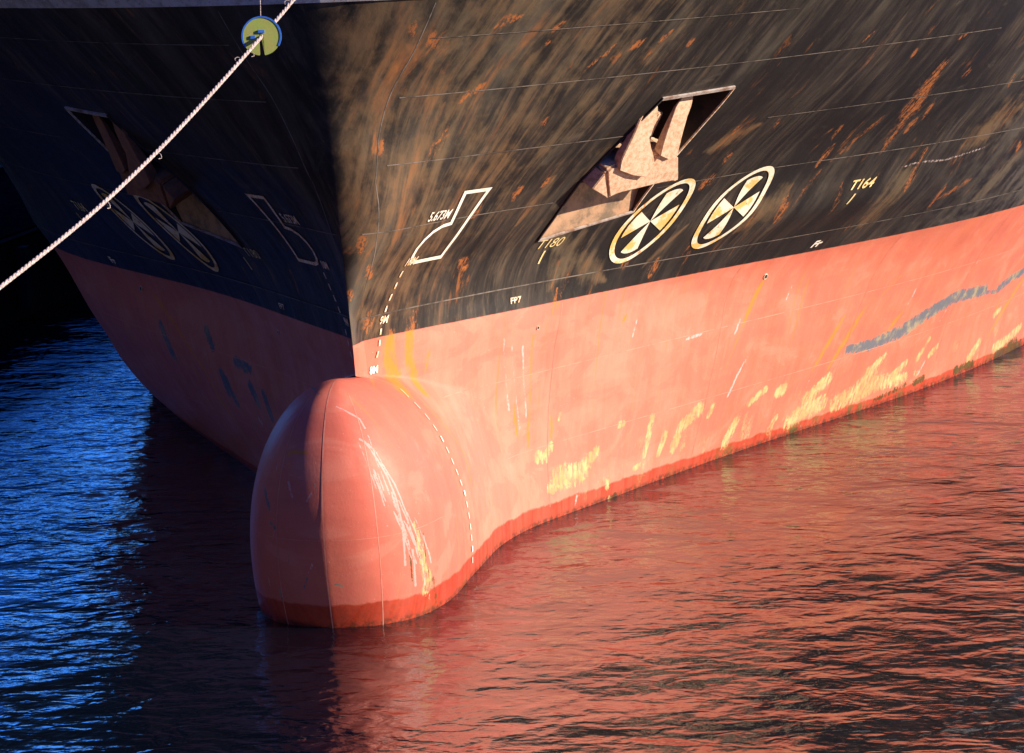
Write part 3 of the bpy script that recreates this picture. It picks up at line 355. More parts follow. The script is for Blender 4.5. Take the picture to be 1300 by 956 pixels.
class N:
    """small node helper"""
    def __init__(s,name):
        s.m=bpy.data.materials.new(name); s.m.use_nodes=True; s.t=s.m.node_tree; s.b=s.t.nodes['Principled BSDF']
    def add(s,t,**k):
        n=s.t.nodes.new(t)
        for a,v in k.items(): setattr(n,a,v)
        return n
    def put(s,inp,v):
        if isinstance(v,bpy.types.NodeSocket): s.t.links.new(v,inp)
        elif isinstance(v,(tuple,list)) and len(v)==3 and inp.type=='RGBA': inp.default_value=(*v,1)
        else: inp.default_value=v
    def math(s,op,a,b=0.,c=None,clamp=False):
        n=s.add('ShaderNodeMath',operation=op,use_clamp=clamp); s.put(n.inputs[0],a); s.put(n.inputs[1],b)
        if c is not None: s.put(n.inputs[2],c)
        return n.outputs[0]
    def mix(s,f,a,b,mode='MIX'):
        n=s.add('ShaderNodeMix',data_type='RGBA',blend_type=mode); s.put(n.inputs[0],f); s.put(n.inputs[6],a); s.put(n.inputs[7],b); return n.outputs[2]
    def ramp(s,v,lo,hi,a=0.,b=1.):
        n=s.add('ShaderNodeMapRange',interpolation_type='SMOOTHSTEP'); s.put(n.inputs[0],v)
        for i,x in zip((1,2,3,4),(lo,hi,a,b)): s.put(n.inputs[i],x)
        return n.outputs[0]
    def obj(s): return s.add('ShaderNodeTexCoord').outputs['Object']
    def sep(s,v):
        n=s.add('ShaderNodeSeparateXYZ'); s.put(n.inputs[0],v); return n.outputs
    def comb(s,x,y,z):
        n=s.add('ShaderNodeCombineXYZ'); s.put(n.inputs[0],x);s.put(n.inputs[1],y);s.put(n.inputs[2],z); return n.outputs[0]
    def noise(s,vec,scale,detail=4,rough=.6,dist=0.):
        n=s.add('ShaderNodeTexNoise'); s.put(n.inputs['Vector'],vec); n.inputs['Scale'].default_value=scale; n.inputs['Detail'].default_value=detail
        n.inputs['Roughness'].default_value=rough; n.inputs['Distortion'].default_value=dist; return n.outputs[0]
    def bump(s,h,strength=.3,dist=.02,prev=None):
        n=s.add('ShaderNodeBump'); s.put(n.inputs['Height'],h); n.inputs['Strength'].default_value=strength; n.inputs['Distance'].default_value=dist
        if prev is not None: s.put(n.inputs['Normal'],prev)
        return n.outputs[0]
    def out(s,color,rough=.5,normal=None,metal=0.,spec=None):
        s.put(s.b.inputs['Base Color'],color); s.put(s.b.inputs['Roughness'],rough); s.b.inputs['Metallic'].default_value=metal
        if normal is not None: s.put(s.b.inputs['Normal'],normal)
        if spec is not None: s.b.inputs['Specular IOR Level'].default_value=spec
        return s.m
H_RED=4.2
def hull_material():
    g=N('painted hull plating'); P=g.obj(); x,y,z=g.sep(P)
    ax=g.math('ABSOLUTE',x)
    u=g.math('ADD',y,g.math('MULTIPLY',ax,.15))
    def streak(su,sz,seed,scale=1,**k): return g.noise(g.comb(g.math('MULTIPLY',u,su),seed,g.math('MULTIPLY',z,sz)),scale,**k)
    a1=g.add('ShaderNodeAttribute',attribute_name='stain_a').outputs['Color']; a2=g.add('ShaderNodeAttribute',attribute_name='stain_b').outputs['Color']
    s1=g.add('ShaderNodeSeparateColor'); g.put(s1.inputs[0],a1); s2=g.add('ShaderNodeSeparateColor'); g.put(s2.inputs[0],a2)
    RU,YE,BL=s1.outputs[:3]; AL,SC,WO=s2.outputs[:3]
    fine=g.noise(P,9,detail=6,rough=.7); med=g.noise(P,2.2,detail=5,rough=.65); big=g.noise(P,.5,detail=3)
    stA=streak(2.6,.42,3.1,detail=6,rough=.68,dist=.3); stB=streak(7,.75,8.4,detail=5,rough=.7,dist=.4); stC=streak(1.1,.22,5.5,detail=4,rough=.6)
    stF=streak(16,1.6,2.2,detail=4,rough=.7)
    # --- black topside paint
    cl=g.ramp(g.math('ADD',g.noise(g.comb(u,9.,g.math('MULTIPLY',z,.8)),.55,detail=4,rough=.6),g.math('MULTIPLY',g.ramp(y,6.,-1.),.16)),.40,.62,.12,1.)
    blk=g.mix(g.math('MULTIPLY',g.ramp(stA,.40,.66),cl),(.017,.015,.015),(.046,.038,.033))
    blk=g.mix(g.math('MULTIPLY',g.ramp(stB,.46,.75),g.math('MULTIPLY',cl,.65)),blk,(.105,.083,.062))
    blk=g.mix(g.math('MULTIPLY',g.ramp(stC,.52,.75),g.math('MULTIPLY',cl,.6)),blk,(.13,.118,.095))
    blk=g.mix(g.math('MULTIPLY',g.ramp(stF,.60,.82),.3),blk,(.20,.16,.12))
    wn=g.math('MAXIMUM',WO,g.math('MULTIPLY',g.ramp(y,5.,-2.),g.ramp(x,-.3,.3,.15,.62)))
    wmask=g.ramp(g.math('ADD',wn,g.math('MULTIPLY',g.math('SUBTRACT',g.mix(.5,stB,med),.5),2.6)),.30,.95)
    blk=g.mix(g.math('MULTIPLY',wmask,.72),blk,g.mix(g.ramp(big,.35,.65),(.13,.098,.062),(.19,.11,.055)))
    wm2=g.ramp(g.math('ADD',g.math('MULTIPLY',wn,.5),g.math('MULTIPLY',g.math('SUBTRACT',stA,.5),2.0)),.38,.80)
    blk=g.mix(g.math('MULTIPLY',wm2,.62),blk,(.31,.125,.045))
    # random flecks of rust, elongated down the plate
    fl=g.math('MULTIPLY',g.ramp(streak(3.1,.95,11.,detail=5,rough=.7,dist=.5),.56,.72),g.ramp(streak(9,2.2,17.,detail=4,rough=.7),.44,.60))
    blk=g.mix(g.math('MULTIPLY',fl,g.ramp(g.noise(P,.6,detail=3),.42,.62,.05,.85)),blk,(.36,.125,.035))
    blk=g.mix(g.math('MULTIPLY',g.ramp(g.noise(P,.9,detail=6,rough=.7,dist=1.),.58,.75),.35),blk,(.16,.14,.11))
    blk=g.mix(g.math('MULTIPLY',g.ramp(y,9,17),g.math('MULTIPLY',g.ramp(med,.38,.62),.45)),blk,(.15,.135,.115))
    # --- red boot-topping, faded
    red=g.mix(g.ramp(stA,.3,.7),(.56,.150,.100),(.62,.205,.145))
    red=g.mix(g.math('MULTIPLY',g.ramp(med,.45,.75),.35),red,(.50,.115,.075))
    red=g.mix(g.math('MULTIPLY',g.ramp(stF,.55,.8),.35),red,(.66,.28,.20))
    red=g.mix(g.math('MULTIPLY',g.ramp(streak(5,.3,21.,detail=4),.60,.72),.35),red,(.60,.26,.08))
    aftn=g.ramp(y,2,14)
    red=g.mix(g.math('MULTIPLY',aftn,.45),red,(.56,.155,.085))
    red=g.mix(g.math('MULTIPLY',g.ramp(y,-.2,-2.2),.55),red,(.60,.135,.10))
    red=g.mix(g.math('MULTIPLY',g.math('MULTIPLY',g.ramp(y,-1.5,1.),g.ramp(y,9,3)),g.ramp(big,.2,.7,.15,.45)),red,(.70,.29,.22))
    pt=g.noise(g.comb(g.math('MULTIPLY',y,.9),4.,g.math('MULTIPLY',z,1.3)),1.,detail=6,rough=.62,dist=.6)
    red=g.mix(g.math('MULTIPLY',g.ramp(pt,.50,.56),.30),red,(.52,.125,.095))
    red=g.mix(g.math('MULTIPLY',g.ramp(pt,.46,.38),.28),red,(.68,.27,.20))
    red=g.mix(g.math('MULTIPLY',g.ramp(g.noise(P,30,detail=3),.66,.74),.5),red,(.72,.42,.34))
    run=g.math('MULTIPLY',g.ramp(streak(9,.10,41.,detail=3,rough=.5),.62,.70),g.ramp(streak(1.3,.5,51.,detail=3),.48,.62))
    red=g.mix(g.math('MULTIPLY',run,.55),red,(.52,.20,.06))
    gr=g.math('MULTIPLY',g.ramp(z,1.6,.2),g.ramp(streak(5,1.1,61.,detail=6,rough=.72),.50,.68)); red=g.mix(g.math('MULTIPLY',gr,.38),red,(.40,.16,.09))
    # fresh wet strip at the water
    edge=g.math('ADD',z,g.math('MULTIPLY',g.math('SUBTRACT',g.noise(P,1.6,detail=7,rough=.7),.5),.22))
    lim=g.ramp(y,-6,14,.42,.20)
    wet=g.ramp(g.math('SUBTRACT',edge,lim),-.02,.03,1.,0.)
    red=g.mix(g.math('MULTIPLY',wet,g.ramp(stB,.3,.6,.95,.75)),red,g.mix(g.ramp(fine,.35,.65),(.40,.035,.010),(.30,.030,.012)))
    zz=g.math('ADD',z,g.math('MULTIPLY',g.math('SUBTRACT',fine,.5),.02))
    isblk=g.ramp(zz,H_RED-.012,H_RED+.012)
    col=g.mix(isblk,red,blk)
    def msk(v,nz,gain,lo,hi): return g.ramp(g.math('ADD',v,g.math('MULTIPLY',g.math('SUBTRACT',nz,.5),gain)),lo,hi)
    near=lambda v: g.math('GREATER_THAN',v,.01)
    # broad wear over boundary, drips just under it
    dr=g.math('MULTIPLY',g.ramp(z,H_RED-.9,H_RED),g.math('SUBTRACT',1.,isblk))
    col=g.mix(g.math('MULTIPLY',g.math('MULTIPLY',dr,g.ramp(streak(4,.15,31.,detail=4),.56,.70)),.45),col,(.5,.17,.04))
    nzA=g.ramp(g.mix(.5,stF,g.noise(P,17,detail=6,rough=.75)),.40,.60); nzB=g.ramp(g.noise(g.comb(g.math('MULTIPLY',u,9),7.,g.math('MULTIPLY',z,3.2)),1.3,detail=6,rough=.75,dist=.5),.38,.60)
    def brk(v,nz,base,gain,lo,hi): return g.math('MULTIPLY',g.ramp(g.math('MULTIPLY',v,g.math('ADD',g.math('MULTIPLY',nz,gain),base)),lo,hi),near(v))
    ru=g.mix(isblk,brk(RU,nzB,.45,.8,.12,.75),brk(RU,g.math('MULTIPLY',nzA,nzB),.16,1.5,.16,.60))
    rcol=g.mix(isblk,(.66,.22,.030),g.mix(g.ramp(fine,.35,.65),(.46,.15,.035),(.30,.11,.045)))
    col=g.mix(g.math('MULTIPLY',ru,g.ramp(RU,.0,.9,.2,g.mix(isblk,(.9,)*3,(.8,)*3))),col,rcol)
    ye=brk(YE,g.mix(.5,nzA,nzB),.12,1.5,.30,.62)
    yf=g.math('MULTIPLY',g.math('MULTIPLY',g.ramp(z,1.5,.2),g.ramp(y,1.,7.)),g.math('MULTIPLY',g.ramp(streak(2.2,1.6,71.,detail=5,rough=.7,dist=.5),.55,.68),g.ramp(nzA,.3,.8))); ye=g.math('MAXIMUM',ye,g.math('MULTIPLY',g.math('MULTIPLY',yf,.8),g.math('SUBTRACT',1.,isblk))); col=g.mix(g.math('MULTIPLY',ye,g.ramp(g.mix(.5,fine,nzB),.25,.75,.35,.95)),col,g.mix(g.ramp(med,.4,.6),(.60,.47,.22),(.40,.33,.14)))
    bl=brk(BL,nzB,.55,.8,.30,.55); col=g.mix(g.math('MULTIPLY',bl,.9),col,g.mix(g.ramp(g.noise(P,2.2,detail=7,rough=.75),.47,.62),(.085,.14,.175),(.27,.27,.18)))
    al=brk(AL,nzA,.30,1.1,.26,.46); col=g.mix(g.math('MULTIPLY',al,.9),col,(.06,.055,.015))
    scn=brk(SC,nzA,.30,1.2,.12,.42); col=g.mix(g.math('MULTIPLY',scn,g.ramp(y,-1.6,-.6,.45,.7)),col,(.62,.50,.50))
    # thin salt line and slime at the waterline
    wd=g.math('MULTIPLY',g.ramp(edge,.30,.10),g.math('MULTIPLY',g.ramp(streak(1.2,.6,81.,detail=5,rough=.7),.50,.62),g.ramp(fine,.3,.5))); col=g.mix(g.math('MULTIPLY',wd,g.ramp(y,4.,10.,.25,.85)),col,(.11,.10,.03))
    slime=g.math('MULTIPLY',g.ramp(edge,.02,.13,1.,0.),g.ramp(fine,.35,.6)); col=g.mix(g.math('MULTIPLY',slime,.8),col,(.07,.03,.015))
    hb=g.bump(g.noise(g.comb(g.math('MULTIPLY',y,1.3),g.math('MULTIPLY',x,.3),g.math('MULTIPLY',z,.8)),1.2,detail=3,rough=.4),.5,.12)
    fr_=g.math('MULTIPLY',g.math('ABSOLUTE',g.math('SINE',g.math('MULTIPLY',y,4.2))),g.ramp(y,-1.,1.)); hb=g.bump(fr_,.22,.02,hb)
    hb=g.bump(g.noise(P,22,detail=6,rough=.7),.25,.012,hb)
    rough=g.mix(isblk,(.46,.46,.46),(.42,.42,.42))
    rg=g.math('ADD',g.math('MULTIPLY',fine,.2),.36)
    return g.out(col,rg,hb,spec=.22)
HULL=hull_material()
def simple(name,c1,c2,rough=.6,scale=6,bump=.3,spec=None,lo=.4,hi=.65,c3=None):
    g=N(name); P=g.obj(); n1=g.noise(P,scale,detail=6,rough=.7); col=g.mix(g.ramp(n1,lo,hi),c1,c2)
    if c3: col=g.mix(g.ramp(g.noise(P,scale*2.7,detail=5,rough=.75),.58,.68),col,c3)
    return g.out(col,rough,g.bump(g.noise(P,scale*5,detail=5),bump,.01),spec=spec)
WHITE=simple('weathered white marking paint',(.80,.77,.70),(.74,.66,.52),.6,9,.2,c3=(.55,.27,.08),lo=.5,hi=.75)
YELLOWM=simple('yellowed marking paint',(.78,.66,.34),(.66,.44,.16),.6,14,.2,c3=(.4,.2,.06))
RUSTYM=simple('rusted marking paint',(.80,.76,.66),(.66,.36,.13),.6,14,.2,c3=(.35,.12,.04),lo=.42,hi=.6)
MARKR=simple('white marking paint stained yellow by rust',(.80,.74,.60),(.72,.46,.14),.6,1.7,.2,c3=(.50,.20,.05),lo=.46,hi=.56)
WELD=simple('weld seam paint',(.18,.155,.135),(.06,.05,.045),.5,2.5,.1,lo=.42,hi=.62)
WELDR=simple('weld seam on red paint',(.64,.26,.19),(.57,.16,.11),.5,3,.1)
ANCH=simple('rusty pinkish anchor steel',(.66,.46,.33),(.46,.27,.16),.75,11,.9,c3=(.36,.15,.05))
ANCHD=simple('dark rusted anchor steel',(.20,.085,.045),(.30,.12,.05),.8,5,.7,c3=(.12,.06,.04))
LIP=simple('grimy steel rim',(.42,.38,.36),(.20,.12,.09),.5,4,.2)
POCK=simple('scraped pocket plating',(.42,.26,.16),(.16,.12,.085),.6,2.2,.3,c3=(.45,.20,.08))
PDARK=simple('black pocket paint',(.02,.018,.018),(.045,.03,.025),.7,3,.2)

# ------------------------------------------------------------------ masks
def paint_masks(me,snap=False):
    n=len(me.vertices); co=np.empty(n*3); me.vertices.foreach_get('co',co); co=co.reshape(-1,3)
    ch=np.zeros((6,n))
    for c,val,pts in STROKES:
        pts=np.array(pts)
        if c in (0,5) and len(pts)==2:
            a,b=pts; pts=np.array([a*(1-f)+b*f for f in (-.12,.15,.5,.85,1.12)]); pts[:,3]*=np.array([.15,.75,1.,.7,.15])
        if snap:
            if pts[:,1].min()>-.6: continue
            for q in range(len(pts)):
                if pts[q,1]<-.9:
                    dq=((co-pts[q,:3])**2).sum(1); kq=int(dq.argmin())
                    if dq[kq]<.2: pts[q,:3]=co[kq]
            if len(pts)<4:      # follow the curve of the shell between the given points
                npt=[pts[0]]
                for a,b in zip(pts[:-1],pts[1:]):
                    for f in (.33,.66,1.):
                        m_=a*(1-f)+b*f
                        if m_[1]<-.9: kq=int(((co-m_[:3])**2).sum(1).argmin()); m_[:3]=co[kq]
                        npt.append(m_)
                pts=np.array(npt)
        for a,b in zip(pts[:-1],pts[1:]):
            wmx=max(a[3],b[3])*2.2+.06
            lo=np.minimum(a[:3],b[:3])-wmx; hi=np.maximum(a[:3],b[:3])+wmx
            if c==5: lo[0]-=.6;hi[0]+=.6
            idx=np.nonzero(np.all((co>=lo)&(co<=hi),axis=1))[0]
            if len(idx)==0: continue
            p=co[idx]; ab=b[:3]-a[:3]; t=np.clip((p-a[:3])@ab/max(ab@ab,1e-9),0,1)
            dd=np.linalg.norm(p-(a[:3]+t[:,None]*ab),axis=1); ww=(a[3]+(b[3]-a[3])*t)*(1.7 if c in (0,1,5) else (.9 if snap else 1.25))+(.006 if snap else .02)
            v=val*np.clip(1.15-dd/ww,0,1); ch[c,idx]=np.maximum(ch[c,idx],v)
    for nm,k in (('stain_a',0),('stain_b',3)):
        at=me.color_attributes.new(nm,'FLOAT_COLOR','POINT'); arr=np.ones((n,4),np.float32); arr[:,:3]=ch[k:k+3].T
        at.data.foreach_set('color',arr.ravel())
POCKET=AN['pocket']
def hull_point(side,y,z,off=0.):
    y=float(y);z=float(z)
    b=float(hull_half(side,y,z)); e=.03
    n=Vector((1,-(float(hull_half(side,y+e,z))-float(hull_half(side,y-e,z)))/(2*e),-(float(hull_half(side,y,z+e))-float(hull_half(side,y,z-e)))/(2*e))); n.normalize()
    p=Vector((b,y,z))+n*off
    return Vector((p.x*side,p.y,p.z)),Vector((n.x*side,n.y,n.z))

# ------------------------------------------------------------------ the ship
ship=empty('cargo_ship',(0,0,0),'moored cargo ship bow with black topsides over faded red bottom paint and a bulbous nose','ship')
ZTOP=10.03
def hull_side(side,nt_,nz_,zlo,zhi,name,mat,t_end):
    t=np.concatenate([np.linspace(0,t_end,nt_),np.linspace(t_end,8.1,26)[1:]])
    zz=np.linspace(zlo,zhi,nz_)
    Z,Tm=np.meshgrid(zz,t,indexing='ij'); Y=ystem(Z)+Tm**2; B=hull_half(side,Y,Z)
    V=np.stack([B*side,Y,Z],-1).reshape(-1,3)
    nT=len(t); i=np.arange(nz_-1)[:,None]*nT+np.arange(nT-1)[None,:]
    q=np.stack([i,i+1,i+nT+1,i+nT],-1).reshape(-1,4)
    if side<0: q=q[:,::-1]
    me=bpy.data.meshes.new(name); me.vertices.add(len(V)); me.vertices.foreach_set('co',V.ravel())
    me.loops.add(q.size); me.loops.foreach_set('vertex_index',q.ravel()); me.polygons.add(len(q)); me.polygons.foreach_set('loop_start',np.arange(0,q.size,4)); me.polygons.foreach_set('loop_total',np.full(len(q),4))
    me.update(calc_edges=True)
    return me
def cut_pocket(me):
    bm=bmesh.new(); bm.from_mesh(me)
    P=POCKET; cy_=sum(p[0] for p in P)/5; cz_=sum(p[1] for p in P)/5
    inb=lambda v: .8<v.co.y<5.6 and 5.0<v.co.z<8.7
    for k in range(5):
        a=P[k]; b=P[(k+1)%5]; no=Vector((0,b[1]-a[1],-(b[0]-a[0])))
        fs=[f for f in bm.faces if all(inb(v) for v in f.verts)]
        geom=list({e for f in fs for e in f.edges})+fs+list({v for f in fs for v in f.verts})
        bmesh.ops.bisect_plane(bm,geom=geom,dist=1e-5,plane_co=Vector((0,a[0],a[1])),plane_no=no.normalized())
    def inside(c):
        for k in range(5):
            a=P[k]; b=P[(k+1)%5]
            s=(b[0]-a[0])*(c.z-a[1])-(b[1]-a[1])*(c.y-a[0]); s0=(b[0]-a[0])*(cz_-a[1])-(b[1]-a[1])*(cy_-a[0])
            if s*s0<=0: return False
        return True
    dele=[f for f in bm.faces if inside(f.calc_center_median())]
    bmesh.ops.delete(bm,geom=dele,context='FACES'); bm.to_mesh(me); bm.free()
mR=hull_side(1,860,320,-1.2,ZTOP,'hull',HULL,5.0); cut_pocket(mR)
mL=hull_side(-1,420,190,-1.2,ZTOP,'hull',HULL,5.0); cut_pocket(mL)
bm=bmesh.new(); bm.from_mesh(mR); bm.from_mesh(mL); bmesh.ops.remove_doubles(bm,verts=[v for v in bm.verts if abs(v.co.x)<.002],dist=.001)
# transom far aft
me=bpy.data.meshes.new('hull'); bm.to_mesh(me); bm.free(); me.materials.append(HULL); me.polygons.foreach_set('use_smooth',[True]*len(me.polygons)); paint_masks(me)
hull=bpy.data.objects.new('hull',me); link(hull,ship)
YEND=float(ystem(5.)+8.1**2)
bpy.data.meshes.remove(mR); bpy.data.meshes.remove(mL)
# flat transom and deck close the body
zz=np.linspace(-1.2,ZTOP,14); tv=[];tf=[]
for z in zz: 
    yy=float(ystem(z)+8.1**2); tv+=[(float(hull_half(1,yy,z)),yy,z),(-float(hull_half(-1,yy,z)),yy,z)]
for k in range(13): tf.append((2*k,2*k+1,2*k+3,2*k+2))
mesh_obj('transom',tv,tf,PDARK,ship)
ys_=[float(ystem(ZTOP)+t*t) for t in np.linspace(0,8.1,60)]; dv=[];df=[]
for y in ys_: dv+=[(float(hull_half(1,y,ZTOP)),y,ZTOP-.01),(-float(hull_half(-1,y,ZTOP)),y,ZTOP-.01)]
for k in range(59): df.append((2*k,2*k+1,2*k+3,2*k+2))
DECKM=simple('dark deck paint',(.10,.03,.02),(.06,.03,.025),.8,2)
mesh_obj('deck',dv,df,DECKM,ship)
# white bulwark strake above the black
BW_M=simple('white bulwark paint',(.50,.50,.52),(.30,.29,.29),.5,4,.2,c3=(.30,.10,.04))
bv=[];bf=[]
path=[(1,y) for y in reversed(ys_)]+[(-1,y) for y in ys_[1:]]
for sd,y in path:
    for z,o in ((ZTOP-.02,.03),(ZTOP+1.35,.06),(ZTOP+1.35,-.10),(ZTOP-.02,-.10)):
        zc=min(z,12.4); dy=(float(ystem(zc))-float(ystem(ZTOP)))
        p,_=hull_point(sd,y+dy+(0 if y>ys_[0]+.001 else .0),zc,0); 
        if y<=ys_[0]+1e-4: bv.append((0,y+dy-o,z))
        else:
            q,nn=hull_point(sd,y+dy,zc,o); bv.append((q.x,q.y,z))
for k in range(len(path)-1):
    for j in range(4):
        a=4*k+j;b=4*k+(j+1)%4; bf.append((a,b,b+4,a+4))
mesh_obj('bulwark',bv,bf,BW_M,ship)
# bulb -------------------------------------------------------------
def bulb_pt(th,ph,off=0.):
    """th: vertical angle, ph: 0 starboard side .. pi port side (through nose at pi/2)"""
    w_=BW*math.sqrt(max(0,1-abs(math.sin(th))**2.1)); ze=BZC+BH*math.sin(th); A=BY0-float(np.interp(th,TH,YN))
    c=math.cos(ph); s=math.sin(ph)
    x=w_*(abs(c)**(2/BM))*(1 if c>=0 else -1); y=BY0-A*(max(s,0)**(2/BM))
    y+=.17*abs(x)/BW*min(1,(BY0-y)/A)*w_/BW     # slight knuckle at the centre plate
    z=ze-.17*max(y+2.8,0)
    return Vector((x,y,z))
def bulb_mesh():
    ths=np.radians(np.concatenate([np.linspace(-60,-21,14),np.linspace(-20,60,170),np.linspace(60.5,89.9,75)])); 
    phs=np.concatenate([np.linspace(0,.5,60),np.linspace(.5,math.pi-.5,230)[1:-1],np.linspace(math.pi-.5,math.pi,60)]); V=[];Fc=[]
    cols=[]
    for th in ths:
        row=[]
        pr=bulb_pt(th,0); pl=bulb_pt(th,math.pi)
        for k,yb in ((3,1.2),(2,.3),(1,-.5)): row.append(Vector((pr.x*(1-.03*k)-.02*k,yb,pr.z-.17*(yb-BY0))))
        for ph in phs: row.append(bulb_pt(th,ph))
        for k,yb in ((1,-.5),(2,.3),(3,1.2)): row.append(Vector((pl.x*(1-.03*k)+.02*k,yb,pl.z-.17*(yb-BY0))))
        cols.append(row)
    m=len(cols[0])
    for row in cols: V+=row
    for i in range(len(cols)-1):
        for j in range(m-1): Fc.append((i*m+j,(i+1)*m+j,(i+1)*m+j+1,i*m+j+1))
    return V,Fc
V,Fc=bulb_mesh(); bulb=mesh_obj('bulbous_bow',V,Fc,HULL,ship,True); paint_masks(bulb.data,True)
# ribbons on the surface -------------------------------------------
def ribbon(pts,nrm,wd,V,Fc,taper=False):
    base=len(V); n=len(pts)
    for i,p in enumerate(pts):
        a=pts[max(i-1,0)];b=pts[min(i+1,n-1)]; t=(b-a).normalized(); s=t.cross(nrm[i]).normalized()*wd/2
        V.append(p-s); V.append(p+s)
    for i in range(n-1): Fc.append((base+2*i,base+2*i+1,base+2*i+3,base+2*i+2))
def seam(name,side,yz,wd,mat,step=.15,off=.012):
    P=[];Nn=[]
    for (y0,z0),(y1,z1) in zip(yz[:-1],yz[1:]):
        k=max(2,int(math.hypot(y1-y0,z1-z0)/step))
        for i in range(k):
            y=y0+(y1-y0)*i/k; z=z0+(z1-z0)*i/k; p,nn=hull_point(side,y,z,off)
            P.append(p);Nn.append(nn)
    V=[];Fc=[]; ribbon(P,Nn,wd,V,Fc); return mesh_obj(name,V,Fc,mat,ship)
for side in (1,-1):
    seam('weld_seam',side,[(-1.95,6.15),(1.85,6.2)],.018,WELD); seam('weld_seam',side,[(3.75,6.2),(6,6.28),(24,6.4)],.018,WELD)
    seam('weld_seam',side,[(-1.9,7.28),(2.3,7.35)],.018,WELD); seam('weld_seam',side,[(4.6,7.38),(24,7.6)],.018,WELD)
    seam('weld_seam',side,[(-2.0,8.4),(9,8.7)],.018,WELD)
    seam('weld_seam',side,[(-2.1,9.36),(3,9.45)],.016,WELD)
    seam('weld_seam',side,[(-1.3,4.62),(12,4.66),(24,4.7)],.022,WELD)
    seam('weld_seam',side,[(.5,2.9),(24,2.95)],.016,WELDR,.15,.004); seam('weld_seam',side,[(2.,1.45),(24,1.5)],.014,WELDR,.15,.004)
    for yv in (3.2,7.6,12.,16.4): seam('weld_seam',side,[(yv,4.15),(yv+.02,.1)],.013,WELDR,.15,.004)
    seam('weld_seam',side,[(ystem(9.9)+.35,9.93),(ystem(9)+.35,9),(ystem(8)+.30,8.),(ystem(7)+.22,7.),(ystem(6)+.22,6.),(ystem(5)+.30,5.)],.018,WELD,.15,.004)
def bulb_line(f0,f1,n,wd):
    P=[];Nn=[]
    for i in range(n):
        th=f0[0]+(f1[0]-f0[0])*i/(n-1); ph=f0[1]+(f1[1]-f0[1])*i/(n-1)
        p=bulb_pt(th,ph); e=.01; nn=(bulb_pt(th,ph+e)-bulb_pt(th,ph-e)).cross(bulb_pt(th+e,ph)-bulb_pt(th-e,ph)).normalized()
        c=Vector((0,-1.5,.9)); 
        if nn.dot(p-c)<0: nn=-nn
        P.append(p+nn*.003);Nn.append(nn)
    V=[];Fc=[]; ribbon(P,Nn,wd,V,Fc); mesh_obj('weld_seam',V,Fc,WELDR,ship)
R=math.radians
bulb_line((R(-25),R(90)),(R(86),R(90)),60,.022)
bulb_line((R(-25),R(70)),(R(72),R(67)),50,.016)
bulb_line((R(-25),R(110)),(R(72),R(113)),50,.014)
bulb_line((R(12),R(20)),(R(12),R(160)),60,.007)
# painted marks ----------------------------------------------------
def flat_mark(name,side,polys,mat,off=.016,label=None,sub=.10,parent=ship):
    """polys: list of convex/concave polygons in (y,z); subdivided and wrapped on the hull"""
    bm=bmesh.new()
    for P in polys:
        vs=[bm.verts.new((0,y,z)) for y,z in P]; bm.faces.new(vs)
    bmesh.ops.triangulate(bm,faces=bm.faces[:])
    for _ in range(6):
        es=[e for e in bm.edges if e.calc_length()>sub]
        if not es: break
        bmesh.ops.subdivide_edges(bm,edges=es,cuts=1); bmesh.ops.triangulate(bm,faces=bm.faces[:])
    for v in bm.verts: p,_=hull_point(side,v.co.y,v.co.z,off); v.co=p
    o=bm_obj(name,bm,mat,parent)
    if label: o['label']=label
    return o
def stroke_polys(pts,wd,closed):
    n=len(pts); L=[];Rr=[]
    for i in range(n):
        p=Vector(pts[i]); a=Vector(pts[(i-1)%n]) if (closed or i>0) else None; b=Vector(pts[(i+1)%n]) if (closed or i<n-1) else None
        d1=(p-a).normalized() if a is not None else (b-p).normalized(); d2=(b-p).normalized() if b is not None else d1
        n1=Vector((-d1.y,d1.x)); n2=Vector((-d2.y,d2.x)); m=(n1+n2).normalized(); k=min(2.2,1/max(.3,m.dot(n1)))
        L.append(p+m*wd/2*k); Rr.append(p-m*wd/2*k)
    q=[]
    for i in range(n if closed else n-1):
        j=(i+1)%n; q.append([tuple(L[i]),tuple(L[j]),tuple(Rr[j]),tuple(Rr[i])])
    return q
def text_mark(name,txt,side,y,z,h,mat,sx=1.,parent=ship,bold=.0,off=.018):
    cu=bpy.data.curves.new(name,'FONT'); cu.body=txt; cu.size=h/.7; cu.offset=bold; cu.resolution_u=3
    o=bpy.data.objects.new(name+'_tmp',cu); C.objects.link(o); bpy.context.view_layer.update()
    me=bpy.data.meshes.new_from_object(o.evaluated_get(bpy.context.evaluated_depsgraph_get())); bpy.data.objects.remove(o)
    bm=bmesh.new(); bm.from_mesh(me); bpy.data.meshes.remove(me); bmesh.ops.triangulate(bm,faces=bm.faces[:])
    for v in bm.verts:
        yy=y+v.co.x*sx*(1 if side>0 else -1); p,_=hull_point(side,yy,z+v.co.y,off); v.co=p
    return bm_obj(name,bm,mat,parent)
def arc(c,r,a0,a1,n,k=.66): return [(c[0]+k*r*math.cos(a0+(a1-a0)*i/n),c[1]+r*math.sin(a0+(a1-a0)*i/n)) for i in range(n+1)]
SYM=[(.09,6.64),(-.36,6.64),(-.25,6.10),(-.42,6.08),(-.58,6.0),(-.69,5.88),(-.74,5.74),(-.72,5.62),(-.66,5.52),(-.52,5.48),(.08,5.48)]
